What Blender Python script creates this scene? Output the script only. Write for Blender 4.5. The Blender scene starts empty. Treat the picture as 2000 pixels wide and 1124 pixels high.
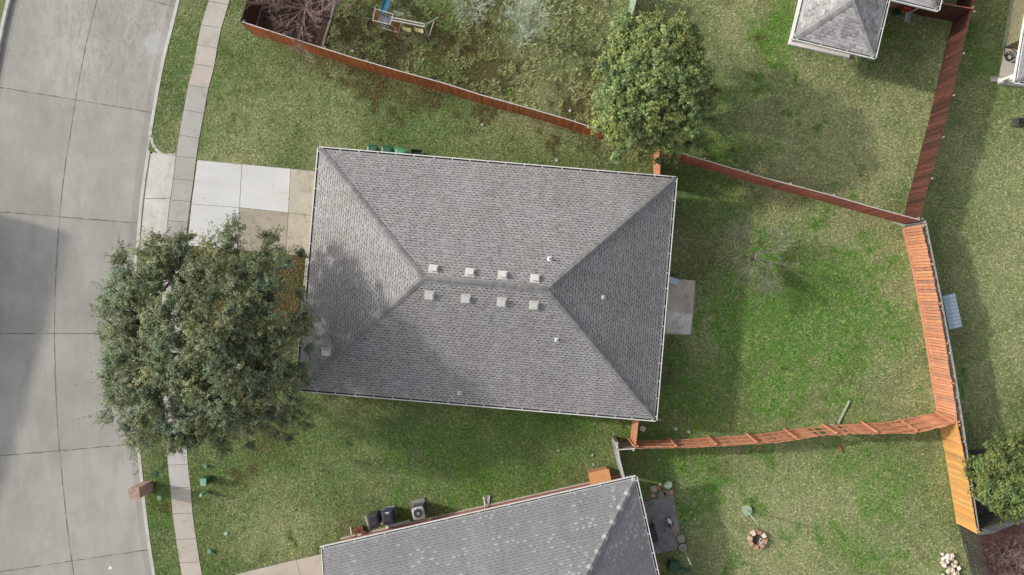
import bpy, math, random
import numpy as np
from mathutils import Vector, Matrix
random.seed(7); rng = np.random.default_rng(7)
SC = bpy.context.scene; COL = SC.collection
H = 40.0; S = 1440.0                      # drone height; survey pixels per metre at one metre

# ---------------------------------------------------------------- camera, sky, sun, exposure
cam = bpy.data.objects.new('camera', bpy.data.cameras.new('camera')); COL.objects.link(cam)
cam.location = (0, 0, H); cam.data.sensor_width = 36; cam.data.lens = 18 * H / (1000 * H / S)
cam.data.clip_end = 2000; SC.camera = cam
SUN_H = Vector((1.80, -0.43))             # shadow run per metre of height
elev = math.atan(1 / SUN_H.length)
world = bpy.data.worlds.new('World'); SC.world = world; world.use_nodes = True
nt = world.node_tree; bg = nt.nodes['Background']
sky = nt.nodes.new('ShaderNodeTexSky'); sky.sky_type = 'NISHITA'; sky.sun_disc = False
sky.sun_elevation = elev; sky.sun_rotation = math.atan2(-SUN_H.x, -SUN_H.y) % (2 * math.pi)
sky.dust_density = 2.5; sky.air_density = 1.0
bw = nt.nodes.new('ShaderNodeRGBToBW'); hz = nt.nodes.new('ShaderNodeMix'); hz.data_type = 'RGBA'; hz.inputs[0].default_value = .8; nt.links.new(sky.outputs[0], bw.inputs[0]); nt.links.new(sky.outputs[0], hz.inputs[6]); nt.links.new(bw.outputs[0], hz.inputs[7]); nt.links.new(hz.outputs[2], bg.inputs[0]); bg.inputs[1].default_value = 0.15
sl = bpy.data.lights.new('sun', 'SUN'); sl.energy = 1.6; sl.angle = math.radians(2.0); sl.color = (1, .94, .84)
sun = bpy.data.objects.new('sun', sl); COL.objects.link(sun)
sun.rotation_euler = Vector((SUN_H.x, SUN_H.y, -1)).to_track_quat('-Z', 'Y').to_euler(); sun.location = (-30, 8, 30)
SC.view_settings.view_transform = 'Standard'; SC.view_settings.look = 'None'
SC.view_settings.exposure = 0.78; SC.view_settings.gamma = 1.0; SC.view_settings.use_curve_mapping = False
SC.cycles.max_bounces = 5; SC.cycles.diffuse_bounces = 3; SC.cycles.transparent_max_bounces = 4

# ---------------------------------------------------------------- helpers
def P(px, py, z=0.0):
    s = (H - z) / S
    return Vector(((px - 1000) * s, (562 - py) * s, z))

def tag(o, label=None, cat=None, group=None, kind=None):
    if label: o['label'] = label
    if cat: o['category'] = cat
    if group: o['group'] = group
    if kind: o['kind'] = kind
    return o

def thing(name, label, cat, loc=(0, 0, 0), group=None):
    o = bpy.data.objects.new(name, None); COL.objects.link(o); o.location = loc; o.empty_display_size = .3
    return tag(o, label, cat, group)

def copy_thing(root, loc, rz=0, label=None):
    def cp(o, parent):
        c = o.copy(); COL.objects.link(c)
        if parent: c.parent = parent
        for ch in list(kids[o.name]): cp(ch, c)
        return c
    kids = {}
    def walk(o):
        kids[o.name] = [k for k in bpy.data.objects if k.parent == o]
        for k in kids[o.name]: walk(k)
    walk(root); r = cp(root, None); r.location = loc; r.rotation_euler = (0, 0, rz)
    if label: r['label'] = label
    return r

class MB:
    def __init__(s): s.v = []; s.f = []; s.t = []; s.uv = []
    def face(s, pts, t=(1, 1, 1), uv=None):
        i = len(s.v); s.v += [tuple(p) for p in pts]; s.f.append(tuple(range(i, i + len(pts)))); s.t.append(t if not isinstance(t, (int, float)) else (t, t, t))
        s.uv += list(uv) if uv else [(p[0], p[1]) for p in pts]
    def box(s, c, size, ax=None, t=(1, 1, 1), top=None):
        c = Vector(c); hx, hy, hz = size[0] / 2, size[1] / 2, size[2] / 2
        X, Y, Z = ax if ax else (Vector((1, 0, 0)), Vector((0, 1, 0)), Vector((0, 0, 1)))
        q = lambda a, b, d: c + X * hx * a + Y * hy * b + Z * hz * d
        for k, sg in enumerate([(1, 0, 0), (-1, 0, 0), (0, 1, 0), (0, -1, 0), (0, 0, 1), (0, 0, -1)]):
            if sg[0]: L = [(sg[0], -1, -1), (sg[0], 1, -1), (sg[0], 1, 1), (sg[0], -1, 1)]
            elif sg[1]: L = [(-1, sg[1], -1), (1, sg[1], -1), (1, sg[1], 1), (-1, sg[1], 1)]
            else: L = [(-1, -1, sg[2]), (1, -1, sg[2]), (1, 1, sg[2]), (-1, 1, sg[2])]
            if sum(sg) * (-1 if sg[1] else 1) < 0: L = L[::-1]
            pts = [q(*l) for l in L]
            w = (Vector(pts[1]) - Vector(pts[0])).length; h = (Vector(pts[2]) - Vector(pts[1])).length
            s.face(pts, top if (k == 4 and top is not None) else t, [(0, 0), (w, 0), (w, h), (0, h)])
    def slab(s, pts, z0, z1, t=(1, 1, 1)):
        pts = [Vector((p[0], p[1], 0)) for p in pts]
        a = sum(pts[i].x * pts[(i + 1) % len(pts)].y - pts[(i + 1) % len(pts)].x * pts[i].y for i in range(len(pts)))
        if a < 0: pts = pts[::-1]
        s.face([(p.x, p.y, z1) for p in pts], t)
        n = len(pts)
        for i in range(n):
            a_, b_ = pts[i], pts[(i + 1) % n]
            s.face([(a_.x, a_.y, z0), (b_.x, b_.y, z0), (b_.x, b_.y, z1), (a_.x, a_.y, z1)], t)
    def tube(s, pts, rad, n=6, t=(1, 1, 1), cap=True):
        pts = [Vector(p) for p in pts]; rings = []
        if isinstance(rad, (int, float)): rad = [rad] * len(pts)
        for i, p in enumerate(pts):
            d = (pts[min(i + 1, len(pts) - 1)] - pts[max(i - 1, 0)])
            d = d.normalized() if d.length > 1e-9 else Vector((0, 0, 1))
            u = d.orthogonal().normalized() if i == 0 else (u - d * u.dot(d)).normalized() if (u - d * u.dot(d)).length > 1e-6 else d.orthogonal().normalized()
            w = d.cross(u)
            rings.append([p + (u * math.cos(k * 2 * math.pi / n) + w * math.sin(k * 2 * math.pi / n)) * rad[i] for k in range(n)])
        for i in range(len(rings) - 1):
            for k in range(n):
                s.face([rings[i][k], rings[i][(k + 1) % n], rings[i + 1][(k + 1) % n], rings[i + 1][k]], t)
        if cap: s.face(rings[-1], t); s.face(rings[0][::-1], t)
    def cyl(s, c, r, z0, z1, n=20, t=(1, 1, 1), r2=None):
        s.tube([(c[0], c[1], z0), (c[0], c[1], z1)], [r, r2 or r], n, t)
    def ring(s, c, R, r, z, n=24, m=6, t=(1, 1, 1)):
        pts = [Vector((c[0] + R * math.cos(a), c[1] + R * math.sin(a), z)) for a in np.linspace(0, 2 * math.pi, n + 1)]
        s.tube(pts, r, m, t, cap=False)
    def build(s, name, mat, parent=None, origin=None, smooth=False, bevel=0):
        me = bpy.data.meshes.new(name); nv = len(s.v)
        root = parent
        while root is not None and root.parent is not None: root = root.parent
        o_ = Vector(origin) if origin is not None else (root.location.copy() if root is not None else None)
        if o_ is None:
            a = np.array(s.v); o_ = Vector((a[:, 0].mean(), a[:, 1].mean(), a[:, 2].min()))
        me.from_pydata([(v[0] - o_.x, v[1] - o_.y, v[2] - o_.z) for v in s.v], [], s.f)
        ca = me.color_attributes.new('tint', 'FLOAT_COLOR', 'CORNER')
        arr = np.ones((len(me.loops), 4), np.float32)
        reps = [len(f) for f in s.f]; arr[:, :3] = np.repeat(np.array(s.t, np.float32), reps, axis=0)
        ca.data.foreach_set('color', arr.ravel())
        uvl = me.uv_layers.new(name='UVMap'); uvl.data.foreach_set('uv', np.array(s.uv, np.float32).ravel())
        if bevel or smooth:
            import bmesh
            bm = bmesh.new(); bm.from_mesh(me); bmesh.ops.remove_doubles(bm, verts=bm.verts, dist=1e-5)
            bmesh.ops.recalc_face_normals(bm, faces=bm.faces)
            if bevel: bmesh.ops.bevel(bm, geom=list(bm.edges), offset=bevel, segments=2, affect='EDGES')
            bm.to_mesh(me); bm.free()
        if smooth: me.polygons.foreach_set('use_smooth', [True] * len(me.polygons))
        me.materials.append(mat)
        o = bpy.data.objects.new(name, me); COL.objects.link(o)
        if parent is not None: o.parent = parent
        else: o.location = o_
        return o

def raw(name, V, F, mat, tint=None, parent=None, origin=(0, 0, 0), k=4):
    V = np.asarray(V, np.float32) - np.array(origin, np.float32); n = len(V); F = np.asarray(F, np.int32).reshape(-1, k)
    me = bpy.data.meshes.new(name); me.vertices.add(n); me.vertices.foreach_set('co', V.ravel())
    me.loops.add(F.size); me.loops.foreach_set('vertex_index', F.ravel())
    me.polygons.add(len(F)); me.polygons.foreach_set('loop_start', np.arange(0, F.size, k, dtype=np.int32))
    me.update(calc_edges=True)
    if tint is not None:
        ca = me.color_attributes.new('tint', 'FLOAT_COLOR', 'POINT')
        a = np.ones((n, 4), np.float32); a[:, :3] = tint; ca.data.foreach_set('color', a.ravel())
    me.materials.append(mat)
    o = bpy.data.objects.new(name, me); COL.objects.link(o)
    if parent is not None: o.parent = parent
    else: o.location = origin
    return o

# ---------------------------------------------------------------- materials
def nodes(name):
    m = bpy.data.materials.new(name); m.use_nodes = True
    n = m.node_tree; b = n.nodes['Principled BSDF']
    return m, n, b
def N(n, typ, **kw):
    x = n.nodes.new(typ)
    for k, v in kw.items(): setattr(x, k, v)
    return x
def math_(n, op, a, b=None, c=None, clamp=False):
    x = N(n, 'ShaderNodeMath', operation=op, use_clamp=clamp)
    for i, q in enumerate((a, b, c)):
        if q is None: continue
        if isinstance(q, (int, float)): x.inputs[i].default_value = q
        else: n.links.new(q, x.inputs[i])
    return x.outputs[0]
def mixc(n, f, a, b, mode='MIX'):
    x = N(n, 'ShaderNodeMix', data_type='RGBA', blend_type=mode, clamp_factor=True)
    for i, q in ((0, f), (6, a), (7, b)):
        if isinstance(q, (int, float)): x.inputs[i].default_value = q
        elif isinstance(q, tuple): x.inputs[i].default_value = (*q[:3], 1)
        else: n.links.new(q, x.inputs[i])
    return x.outputs[2]
def noise(n, vec, scale, detail=4, rough=.55, dist=0):
    x = N(n, 'ShaderNodeTexNoise'); x.inputs['Scale'].default_value = scale; x.inputs['Detail'].default_value = detail
    x.inputs['Roughness'].default_value = rough; x.inputs['Distortion'].default_value = dist
    n.links.new(vec, x.inputs['Vector']); return x.outputs['Fac']
def ramp(n, f, lo, hi):
    x = N(n, 'ShaderNodeMapRange', clamp=True); x.inputs[1].default_value = lo; x.inputs[2].default_value = hi
    n.links.new(f, x.inputs[0]); return x.outputs[0]
def pos(n): return N(n, 'ShaderNodeNewGeometry').outputs['Position']
def objc(n): return N(n, 'ShaderNodeTexCoord').outputs['Object']
def tintn(n):
    x = N(n, 'ShaderNodeVertexColor'); x.layer_name = 'tint'; return x.outputs['Color']
def scl(n, vec, s):
    x = N(n, 'ShaderNodeMapping'); x.inputs['Scale'].default_value = s; n.links.new(vec, x.inputs[0]); return x.outputs[0]
def bump(n, b, h, strength=.3, dist=.02):
    x = N(n, 'ShaderNodeBump'); x.inputs['Strength'].default_value = strength; x.inputs['Distance'].default_value = dist
    n.links.new(h, x.inputs['Height']); n.links.new(x.outputs[0], b.inputs['Normal'])

def mat(name, c1, c2=None, scale=4, detail=5, rough=.8, bmp=0, tint=True, metal=0, stretch=None, lo=.35, hi=.65, fine=0, world_=False, bd=.01):
    m, n, b = nodes(name); vec = pos(n) if world_ else objc(n)
    if stretch: vec = scl(n, vec, stretch)
    c = c1
    f = noise(n, vec, scale, detail)
    c = mixc(n, ramp(n, f, lo, hi), c1, c2 if c2 else tuple(x * .85 for x in c1))
    if fine:
        g = noise(n, vec, scale * 9, 3, .7)
        c = mixc(n, fine, c, mixc(n, ramp(n, g, .3, .7), (.35, .35, .35), (1.6, 1.6, 1.6)), 'MULTIPLY')
    if tint: c = mixc(n, 1.0, c, tintn(n), 'MULTIPLY')
    n.links.new(c, b.inputs['Base Color']); b.inputs['Roughness'].default_value = rough; b.inputs['Metallic'].default_value = metal
    if bmp: bump(n, b, noise(n, vec, scale * 6, 4, .65), bmp, bd)
    return m

def shingle(name, base, k_tab=.22, k_var=.18, dash=.72, light=0.0, lightk=.5, w=.235, e=.143, warm=(1.02, 1.0, .975)):
    m, n, b = nodes(name)
    sp = N(n, 'ShaderNodeSeparateXYZ'); n.links.new(N(n, 'ShaderNodeUVMap').outputs[0], sp.inputs[0])
    u, v = sp.outputs[0], sp.outputs[1]
    def wn(a, b_=None, off=0):
        cb = N(n, 'ShaderNodeCombineXYZ'); n.links.new(a, cb.inputs[0])
        if b_ is not None: n.links.new(b_, cb.inputs[1])
        cb.inputs[2].default_value = off
        x = N(n, 'ShaderNodeTexWhiteNoise', noise_dimensions='3D'); n.links.new(cb.outputs[0], x.inputs[0]); return x.outputs['Value']
    vr = math_(n, 'DIVIDE', v, e); row = math_(n, 'FLOOR', vr); fv = math_(n, 'FRACT', vr)
    u2 = math_(n, 'ADD', math_(n, 'DIVIDE', u, w), math_(n, 'MULTIPLY', wn(row, None, 3.3), 7.0))
    col = math_(n, 'FLOOR', u2); fu = math_(n, 'FRACT', u2)
    r1 = wn(col, row, 0.5); r2 = wn(col, row, 7.1); r3 = wn(col, row, 12.7)
    thr = math_(n, 'MULTIPLY_ADD', r1, .35, .38)
    tab = math_(n, 'LESS_THAN', fu, thr)
    dsh = math_(n, 'MULTIPLY', tab, math_(n, 'LESS_THAN', fv, .27))
    dsh = math_(n, 'MULTIPLY', dsh, math_(n, 'GREATER_THAN', r3, .10))
    val = math_(n, 'ADD', 1 - k_var / 2, math_(n, 'MULTIPLY', r2, k_var))
    val = math_(n, 'MULTIPLY_ADD', math_(n, 'MULTIPLY', tab, r3), k_tab, val)
    if light:
        lt = math_(n, 'MULTIPLY', tab, math_(n, 'LESS_THAN', r2, light))
        clump = ramp(n, noise(n, objc(n), .9, 2), .38, .58)
        val = math_(n, 'MULTIPLY_ADD', math_(n, 'MULTIPLY', lt, clump), lightk, val)
    val = math_(n, 'MULTIPLY', val, math_(n, 'SUBTRACT', 1.0, math_(n, 'MULTIPLY', dsh, dash)))
    big = ramp(n, noise(n, objc(n), .35, 4, .6), .25, .75)
    val = math_(n, 'MULTIPLY', val, math_(n, 'MULTIPLY_ADD', big, .16, .92))
    uvs = N(n, 'ShaderNodeUVMap').outputs[0]
    stk = ramp(n, noise(n, scl(n, uvs, (1.6, .16, 1)), 1.0, 5, .65), .3, .7); val = math_(n, 'MULTIPLY', val, math_(n, 'MULTIPLY_ADD', stk, .17, .90))
    gr = ramp(n, noise(n, objc(n), 45, 3, .8), .2, .8)
    val = math_(n, 'MULTIPLY', val, math_(n, 'MULTIPLY_ADD', gr, .36, .82))
    cb = N(n, 'ShaderNodeCombineXYZ')
    for i in range(3): n.links.new(val, cb.inputs[i])
    c = mixc(n, 1.0, mixc(n, ramp(n, noise(n, objc(n), .7, 3), .35, .65), tuple(base[i] * warm[i] for i in range(3)), base), cb.outputs[0], 'MULTIPLY')
    c = mixc(n, 1.0, c, tintn(n), 'MULTIPLY')
    n.links.new(c, b.inputs['Base Color']); b.inputs['Roughness'].default_value = .95; b.inputs['Specular IOR Level'].default_value = .15
    hgt = math_(n, 'ADD', math_(n, 'MULTIPLY', tab, .5), math_(n, 'SUBTRACT', 1.0, fv))
    bump(n, b, hgt, .5, .012)
    return m

def brick(name, c1, c2, mortar, sc=1.0):
    m, n, b = nodes(name)
    x = N(n, 'ShaderNodeTexBrick'); n.links.new(N(n, 'ShaderNodeUVMap').outputs[0], x.inputs[0])
    x.inputs['Color1'].default_value = (*c1, 1); x.inputs['Color2'].default_value = (*c2, 1); x.inputs['Mortar'].default_value = (*mortar, 1)
    x.inputs['Scale'].default_value = 1; x.inputs['Brick Width'].default_value = .21 * sc; x.inputs['Row Height'].default_value = .07 * sc
    x.inputs['Mortar Size'].default_value = .008 * sc; x.inputs['Bias'].default_value = 0
    f = noise(n, objc(n), 6, 4)
    c = mixc(n, .5, x.outputs[0], mixc(n, ramp(n, f, .3, .7), (.55, .55, .55), (1.4, 1.4, 1.4)), 'MULTIPLY')
    n.links.new(c, b.inputs['Base Color']); b.inputs['Roughness'].default_value = .9
    bump(n, b, x.outputs['Fac'], -.3, .006)
    return m

def concrete(name, c1, c2, stain=(.6, .57, .52), sc=1.0, st=(.52, .72), streak=None):
    m, n, b = nodes(name); p = pos(n)
    c = mixc(n, ramp(n, noise(n, p, .45 * sc, 6, .6), .32, .68), c1, c2)
    pv = scl(n, p, streak) if streak else p
    c = mixc(n, ramp(n, noise(n, pv, 1.3 * sc, 8, .68, .4), *st), c, mixc(n, 1.0, c, stain, 'MULTIPLY'))
    g = noise(n, p, 28, 5, .75)
    c = mixc(n, .33, c, mixc(n, ramp(n, g, .3, .7), (.6, .6, .6), (1.4, 1.4, 1.4)), 'MULTIPLY')
    v = N(n, 'ShaderNodeTexVoronoi'); v.inputs['Scale'].default_value = 2.2; n.links.new(p, v.inputs['Vector'])
    sp = math_(n, 'LESS_THAN', v.outputs['Distance'], .05)
    c = mixc(n, math_(n, 'MULTIPLY', sp, ramp(n, noise(n, p, .8, 2), .5, .6)), c, mixc(n, 1.0, c, (.45, .43, .4), 'MULTIPLY'))
    c = mixc(n, 1.0, c, tintn(n), 'MULTIPLY')
    n.links.new(c, b.inputs['Base Color']); b.inputs['Roughness'].default_value = .9; bump(n, b, g, .25, .01)
    return m

def streetmat(name):
    m, n, b = nodes(name); p = pos(n)
    c = mixc(n, ramp(n, noise(n, p, .35, 6, .6), .32, .68), (.305, .293, .266), (.395, .382, .352))
    c = mixc(n, math_(n, 'MULTIPLY', ramp(n, noise(n, scl(n, p, (1.6, .5, 1)), .8, 7, .65, .5), .46, .72), .62), c, (.255, .25, .235))
    d = N(n, 'ShaderNodeVectorMath', operation='DISTANCE'); n.links.new(p, d.inputs[0]); d.inputs[1].default_value = tuple(P(240, 40, ZS0))
    near = math_(n, 'SUBTRACT', 1.0, ramp(n, d.outputs['Value'], 2.0, 7.5))
    st = ramp(n, noise(n, scl(n, p, (2.2, .9, 1)), 1.6, 9, .75, .8), .47, .66)
    c = mixc(n, math_(n, 'MULTIPLY', near, math_(n, 'MULTIPLY', st, .8)), c, (.20, .198, .19))
    st2 = ramp(n, noise(n, p, 6, 6, .8, .3), .56, .68)
    c = mixc(n, math_(n, 'MULTIPLY', near, math_(n, 'MULTIPLY', st2, .55)), c, (.16, .158, .15))
    d2 = N(n, 'ShaderNodeVectorMath', operation='DISTANCE'); n.links.new(p, d2.inputs[0]); d2.inputs[1].default_value = tuple(P(304, 85, ZS0))
    dd = math_(n, 'ADD', d2.outputs['Value'], math_(n, 'MULTIPLY', noise(n, p, 2.5, 4, .6), .8))
    c = mixc(n, math_(n, 'MULTIPLY', math_(n, 'SUBTRACT', 1.0, ramp(n, dd, .95, 1.15)), .75), c, (.40, .40, .395))
    g = noise(n, p, 26, 5, .75)
    c = mixc(n, .3, c, mixc(n, ramp(n, g, .3, .7), (.62, .62, .62), (1.38, 1.38, 1.38)), 'MULTIPLY')
    v = N(n, 'ShaderNodeTexVoronoi'); v.inputs['Scale'].default_value = 1.3; n.links.new(p, v.inputs['Vector'])
    sp = math_(n, 'MULTIPLY', math_(n, 'LESS_THAN', v.outputs['Distance'], .035), math_(n, 'GREATER_THAN', noise(n, p, .6, 2), .5))
    c = mixc(n, sp, c, (.12, .115, .11))
    v = N(n, 'ShaderNodeTexVoronoi'); v.inputs['Scale'].default_value = .7; n.links.new(p, v.inputs['Vector'])
    c = mixc(n, math_(n, 'LESS_THAN', v.outputs['Distance'], .022), c, (.55, .54, .5))
    c = mixc(n, 1.0, c, tintn(n), 'MULTIPLY')
    n.links.new(c, b.inputs['Base Color']); b.inputs['Roughness'].default_value = .9; bump(n, b, g, .25, .01)
    return m

def grassmat(name, spread, dark_=0):
    # tint channels: r = dryness, g = lushness, b = dark olive-brown ground, partly leaf litter
    m, n, b = nodes(name); p = pos(n)
    sp = N(n, 'ShaderNodeSeparateColor'); n.links.new(tintn(n), sp.inputs[0])
    f1 = ramp(n, noise(n, p, 2.2, 7, .75, .6), .3, .7); f2 = ramp(n, noise(n, p, 11, 6, .8, .8), .3, .7)
    f3 = ramp(n, noise(n, p, .5, 4, .6), .3, .7)
    d = math_(n, 'ADD', sp.outputs[0], math_(n, 'MULTIPLY_ADD', f1, spread, -spread / 2))
    d = math_(n, 'ADD', d, math_(n, 'MULTIPLY_ADD', f2, spread * 1.2, -spread * .6), clamp=True)
    green = mixc(n, f3, (.102, .168, .056), (.155, .215, .076))
    straw = mixc(n, f2, (.285, .315, .145), (.47, .47, .265))
    c = mixc(n, d, green, straw)
    l = math_(n, 'MULTIPLY', sp.outputs[1], ramp(n, noise(n, p, 3.5, 5, .7), .25, .55), clamp=True)
    c = mixc(n, l, c, mixc(n, f2, (.085, .205, .032), (.17, .32, .065)))
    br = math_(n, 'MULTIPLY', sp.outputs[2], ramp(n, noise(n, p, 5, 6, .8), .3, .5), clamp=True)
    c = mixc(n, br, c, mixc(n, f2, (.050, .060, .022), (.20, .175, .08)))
    if dark_:
        c = mixc(n, 1.0, c, (dark_, dark_, dark_), 'MULTIPLY')
    else:
        rr = N(n, 'ShaderNodeNewGeometry').outputs['Random Per Island']
        c = mixc(n, 1.0, c, mixc(n, rr, (.65, .7, .6), (1.8, 1.75, 1.75)), 'MULTIPLY')
    g = ramp(n, noise(n, p, 8.5, 6, .8, .5), .32, .68)
    c = mixc(n, 1.0, c, mixc(n, g, (.34, .40, .33), (1.62, 1.58, 1.58)), 'MULTIPLY')
    n.links.new(c, b.inputs['Base Color']); b.inputs['Roughness'].default_value = 1; b.inputs['Specular IOR Level'].default_value = .1
    bump(n, b, noise(n, p, 14, 6, .8), .7, .05)
    return m

def leafmat(name, c1, c2, trans=.25):
    m, n, b = nodes(name)
    r = N(n, 'ShaderNodeNewGeometry').outputs['Random Per Island']
    c = mixc(n, r, c1, c2); c = mixc(n, 1.0, c, tintn(n), 'MULTIPLY')
    n.links.new(c, b.inputs['Base Color']); b.inputs['Roughness'].default_value = .55; b.inputs['Specular IOR Level'].default_value = .35
    t = N(n, 'ShaderNodeBsdfTranslucent'); n.links.new(c, t.inputs[0]); mx = N(n, 'ShaderNodeMixShader'); mx.inputs[0].default_value = trans
    n.links.new(b.outputs[0], mx.inputs[1]); n.links.new(t.outputs[0], mx.inputs[2]); n.links.new(mx.outputs[0], n.nodes['Material Output'].inputs[0])
    return m

def woodmat(name, c1, c2, rough=.8):
    return mat(name, c1, c2, scale=2.2, detail=6, rough=rough, bmp=.2, stretch=(6, 6, .8), lo=.3, hi=.7, fine=.35)

ZS0 = -.13
M = dict(
    olive=mat('olive_plastic', (.075, .085, .055), (.10, .11, .075), scale=5, rough=.6),
    street=streetmat('street_concrete'),
    walk=concrete('sidewalk_concrete', (.42, .40, .37), (.50, .475, .44), stain=(.78, .74, .68)),
    drive=concrete('driveway_concrete', (.47, .465, .45), (.52, .515, .50), stain=(.90, .88, .84), sc=.8, streak=(.35, 1.6, 1)),
    oldrive=concrete('old_driveway_concrete', (.44, .41, .355), (.58, .55, .48), stain=(.66, .60, .50), sc=1.5),
    patio=concrete('patio_concrete', (.40, .38, .35), (.60, .57, .53), stain=(.5, .48, .45), sc=2.2),
    darkpatio=concrete('dark_patio_concrete', (.15, .152, .155), (.30, .30, .30), stain=(.5, .5, .5), sc=3),
    curb=concrete('curb_concrete', (.46, .45, .42), (.55, .54, .51), stain=(.7, .68, .64), sc=2),
    joint=mat('joint_filler', (.075, .07, .06), (.16, .15, .13), scale=3),
    lawn=grassmat('lawn_grass', .65, .72), blades=grassmat('grass_blades', .8),
    shA=shingle('grey_shingles', (.268, .261, .260), k_tab=.36, k_var=.26, dash=.88),
    shB=shingle('blue_grey_shingles', (.225, .225, .238), k_tab=.08, k_var=.12, dash=.42, light=.22, lightk=.6, w=.3),
    shC=shingle('mottled_shingles', (.33, .32, .32), k_tab=.1, k_var=.75, dash=.35, light=.3, lightk=.35, w=.3, e=.16),
    cap=mat('cap_shingle', (.175, .173, .173), (.235, .23, .228), scale=3, rough=.95, fine=.4),
    white=mat('white_paint', (.74, .74, .72), (.64, .64, .61), scale=2, rough=.45),
    vent=mat('vent_metal', (.58, .57, .54), (.66, .65, .62), scale=4, rough=.5),
    trim=mat('beige_trim', (.66, .60, .52), (.72, .67, .60), scale=3, rough=.7),
    gut=mat('gutter_floor', (.03, .028, .025), (.07, .06, .05), scale=9),
    brickr=brick('red_brick', (.44, .125, .085), (.33, .09, .065), (.40, .30, .25)),
    brickm=brick('mailbox_brick', (.36, .20, .16), (.27, .14, .115), (.50, .44, .40)),
    bricko=brick('tan_brick', (.20, .17, .09), (.15, .15, .08), (.30, .31, .20), 1.7),
    cedar=woodmat('new_cedar', (.44, .185, .095), (.58, .28, .16)),
    stain=woodmat('stained_cedar', (.33, .09, .022), (.45, .14, .04)),
    redst=woodmat('red_stained_cedar', (.34, .10, .065), (.40, .14, .09)),
    dark=woodmat('dark_stained_cedar', (.042, .014, .009), (.105, .036, .019)),
    yellow=woodmat('fresh_pine', (.50, .245, .065), (.60, .33, .11)),
    grey=woodmat('weathered_wood', (.24, .22, .20), (.36, .335, .30)),
    black=mat('black_wood', (.035, .028, .025), (.055, .045, .04), scale=4),
    metal=mat('galvanized', (.45, .46, .46), (.55, .56, .56), rough=.4, metal=.6),
    blkpl=mat('black_plastic', (.028, .03, .035), (.04, .042, .048), scale=5, rough=.42),
    blupl=mat('blue_plastic', (.02, .045, .20), (.025, .055, .25), scale=5, rough=.4),
    grnpl=mat('dark_green_plastic', (.018, .085, .045), (.025, .11, .055), scale=5, rough=.45),
    lgrn=mat('light_green_plastic', (.06, .25, .12), (.08, .29, .14), scale=5, rough=.45),
    pedg=mat('pedestal_green', (.16, .34, .22), (.22, .40, .27), scale=6, rough=.6),
    palegreen=mat('pale_green_paint', (.30, .40, .28), (.38, .46, .33), scale=6, rough=.6),
    bark=mat('bark', (.075, .055, .04), (.14, .11, .085), scale=6, rough=.95, bmp=.5),
    barepink=mat('reddish_twigs', (.24, .16, .14), (.36, .27, .24), scale=4, rough=.9),
    baregrey=mat('grey_green_twigs', (.13, .135, .095), (.22, .22, .16), scale=4, rough=.9),
    baregreen=mat('pale_green_twigs', (.36, .42, .31), (.48, .53, .40), scale=4, rough=.9),
    leafoak=leafmat('oak_leaves', (.12, .155, .075), (.33, .375, .205)),
    leafgreen=leafmat('tree_leaves', (.13, .19, .060), (.36, .43, .16)),
    leafglossy=leafmat('glossy_leaves', (.075, .115, .030), (.22, .28, .09)),
    mulch=mat('brown_mulch', (.045, .025, .02), (.10, .055, .045), scale=5, rough=1, bmp=.8, fine=.8, world_=True, bd=.05),
    redmulch=mat('red_mulch', (.10, .045, .04), (.19, .10, .085), scale=6, rough=1, bmp=.8, fine=.8, world_=True, bd=.05),
    soil=mat('dark_soil', (.05, .045, .04), (.09, .085, .07), scale=5, rough=1, fine=.5, world_=True),
    slide=mat('blue_slide_plastic', (.035, .14, .25), (.05, .19, .32), scale=4, rough=.35),
    deck=mat('grey_deck_boards', (.17, .18, .21), (.26, .26, .29), scale=4, rough=.8),
    yelpl=mat('yellow_plastic', (.78, .66, .22), (.82, .72, .32), scale=4, rough=.4),
    pole=mat('painted_pole', (.50, .50, .46), (.42, .40, .36), scale=3, rough=.5),
    stone=mat('pale_stone', (.55, .50, .42), (.40, .31, .24), scale=3, rough=.9, bmp=.3),
    paver=mat('pink_paver', (.50, .26, .22), (.42, .22, .19), scale=5, rough=.9, bmp=.2),
    terracotta=mat('terracotta', (.36, .13, .08), (.28, .10, .06), scale=5, rough=.85),
    gravel=mat('exposed_gravel', (.20, .18, .16), (.42, .38, .33), scale=30, rough=.95, bmp=.4),
    bluemet=mat('blue_grey_metal', (.30, .38, .46), (.38, .45, .52), scale=2, rough=.35, metal=.35, stretch=(1, 8, 1)),
    ply=woodmat('orange_plywood', (.62, .30, .12), (.70, .36, .16)),
    orange=mat('orange_plastic', (.80, .30, .05), (.72, .26, .05), scale=4, rough=.4),
    redhose=mat('red_hose', (.38, .05, .03), (.30, .04, .03), scale=4, rough=.4),
    glass=mat('dark_glass', (.02, .025, .03), (.03, .035, .04), scale=1, rough=.1),
)

# ---------------------------------------------------------------- numpy value noise for ground cover
def vnoise(x, y, sc, seed):
    r = np.random.default_rng(seed); g = r.random((64, 64))
    X = x / sc; Y = y / sc; i = np.floor(X).astype(int); j = np.floor(Y).astype(int); fx = X - i; fy = Y - j
    fx = fx * fx * (3 - 2 * fx); fy = fy * fy * (3 - 2 * fy)
    a = g[i % 64, j % 64]; b = g[(i + 1) % 64, j % 64]; c = g[i % 64, (j + 1) % 64]; d = g[(i + 1) % 64, (j + 1) % 64]
    return (a * (1 - fx) + b * fx) * (1 - fy) + (c * (1 - fx) + d * fx) * fy
def inpoly(x, y, poly):
    ins = np.zeros(x.shape, bool); n = len(poly)
    for k in range(n):
        x1, y1 = poly[k][:2]; x2, y2 = poly[(k + 1) % n][:2]
        if y1 == y2: continue
        ins ^= ((y1 > y) != (y2 > y)) & (x < (x2 - x1) * (y - y1) / (y2 - y1) + x1)
    return ins
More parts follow.
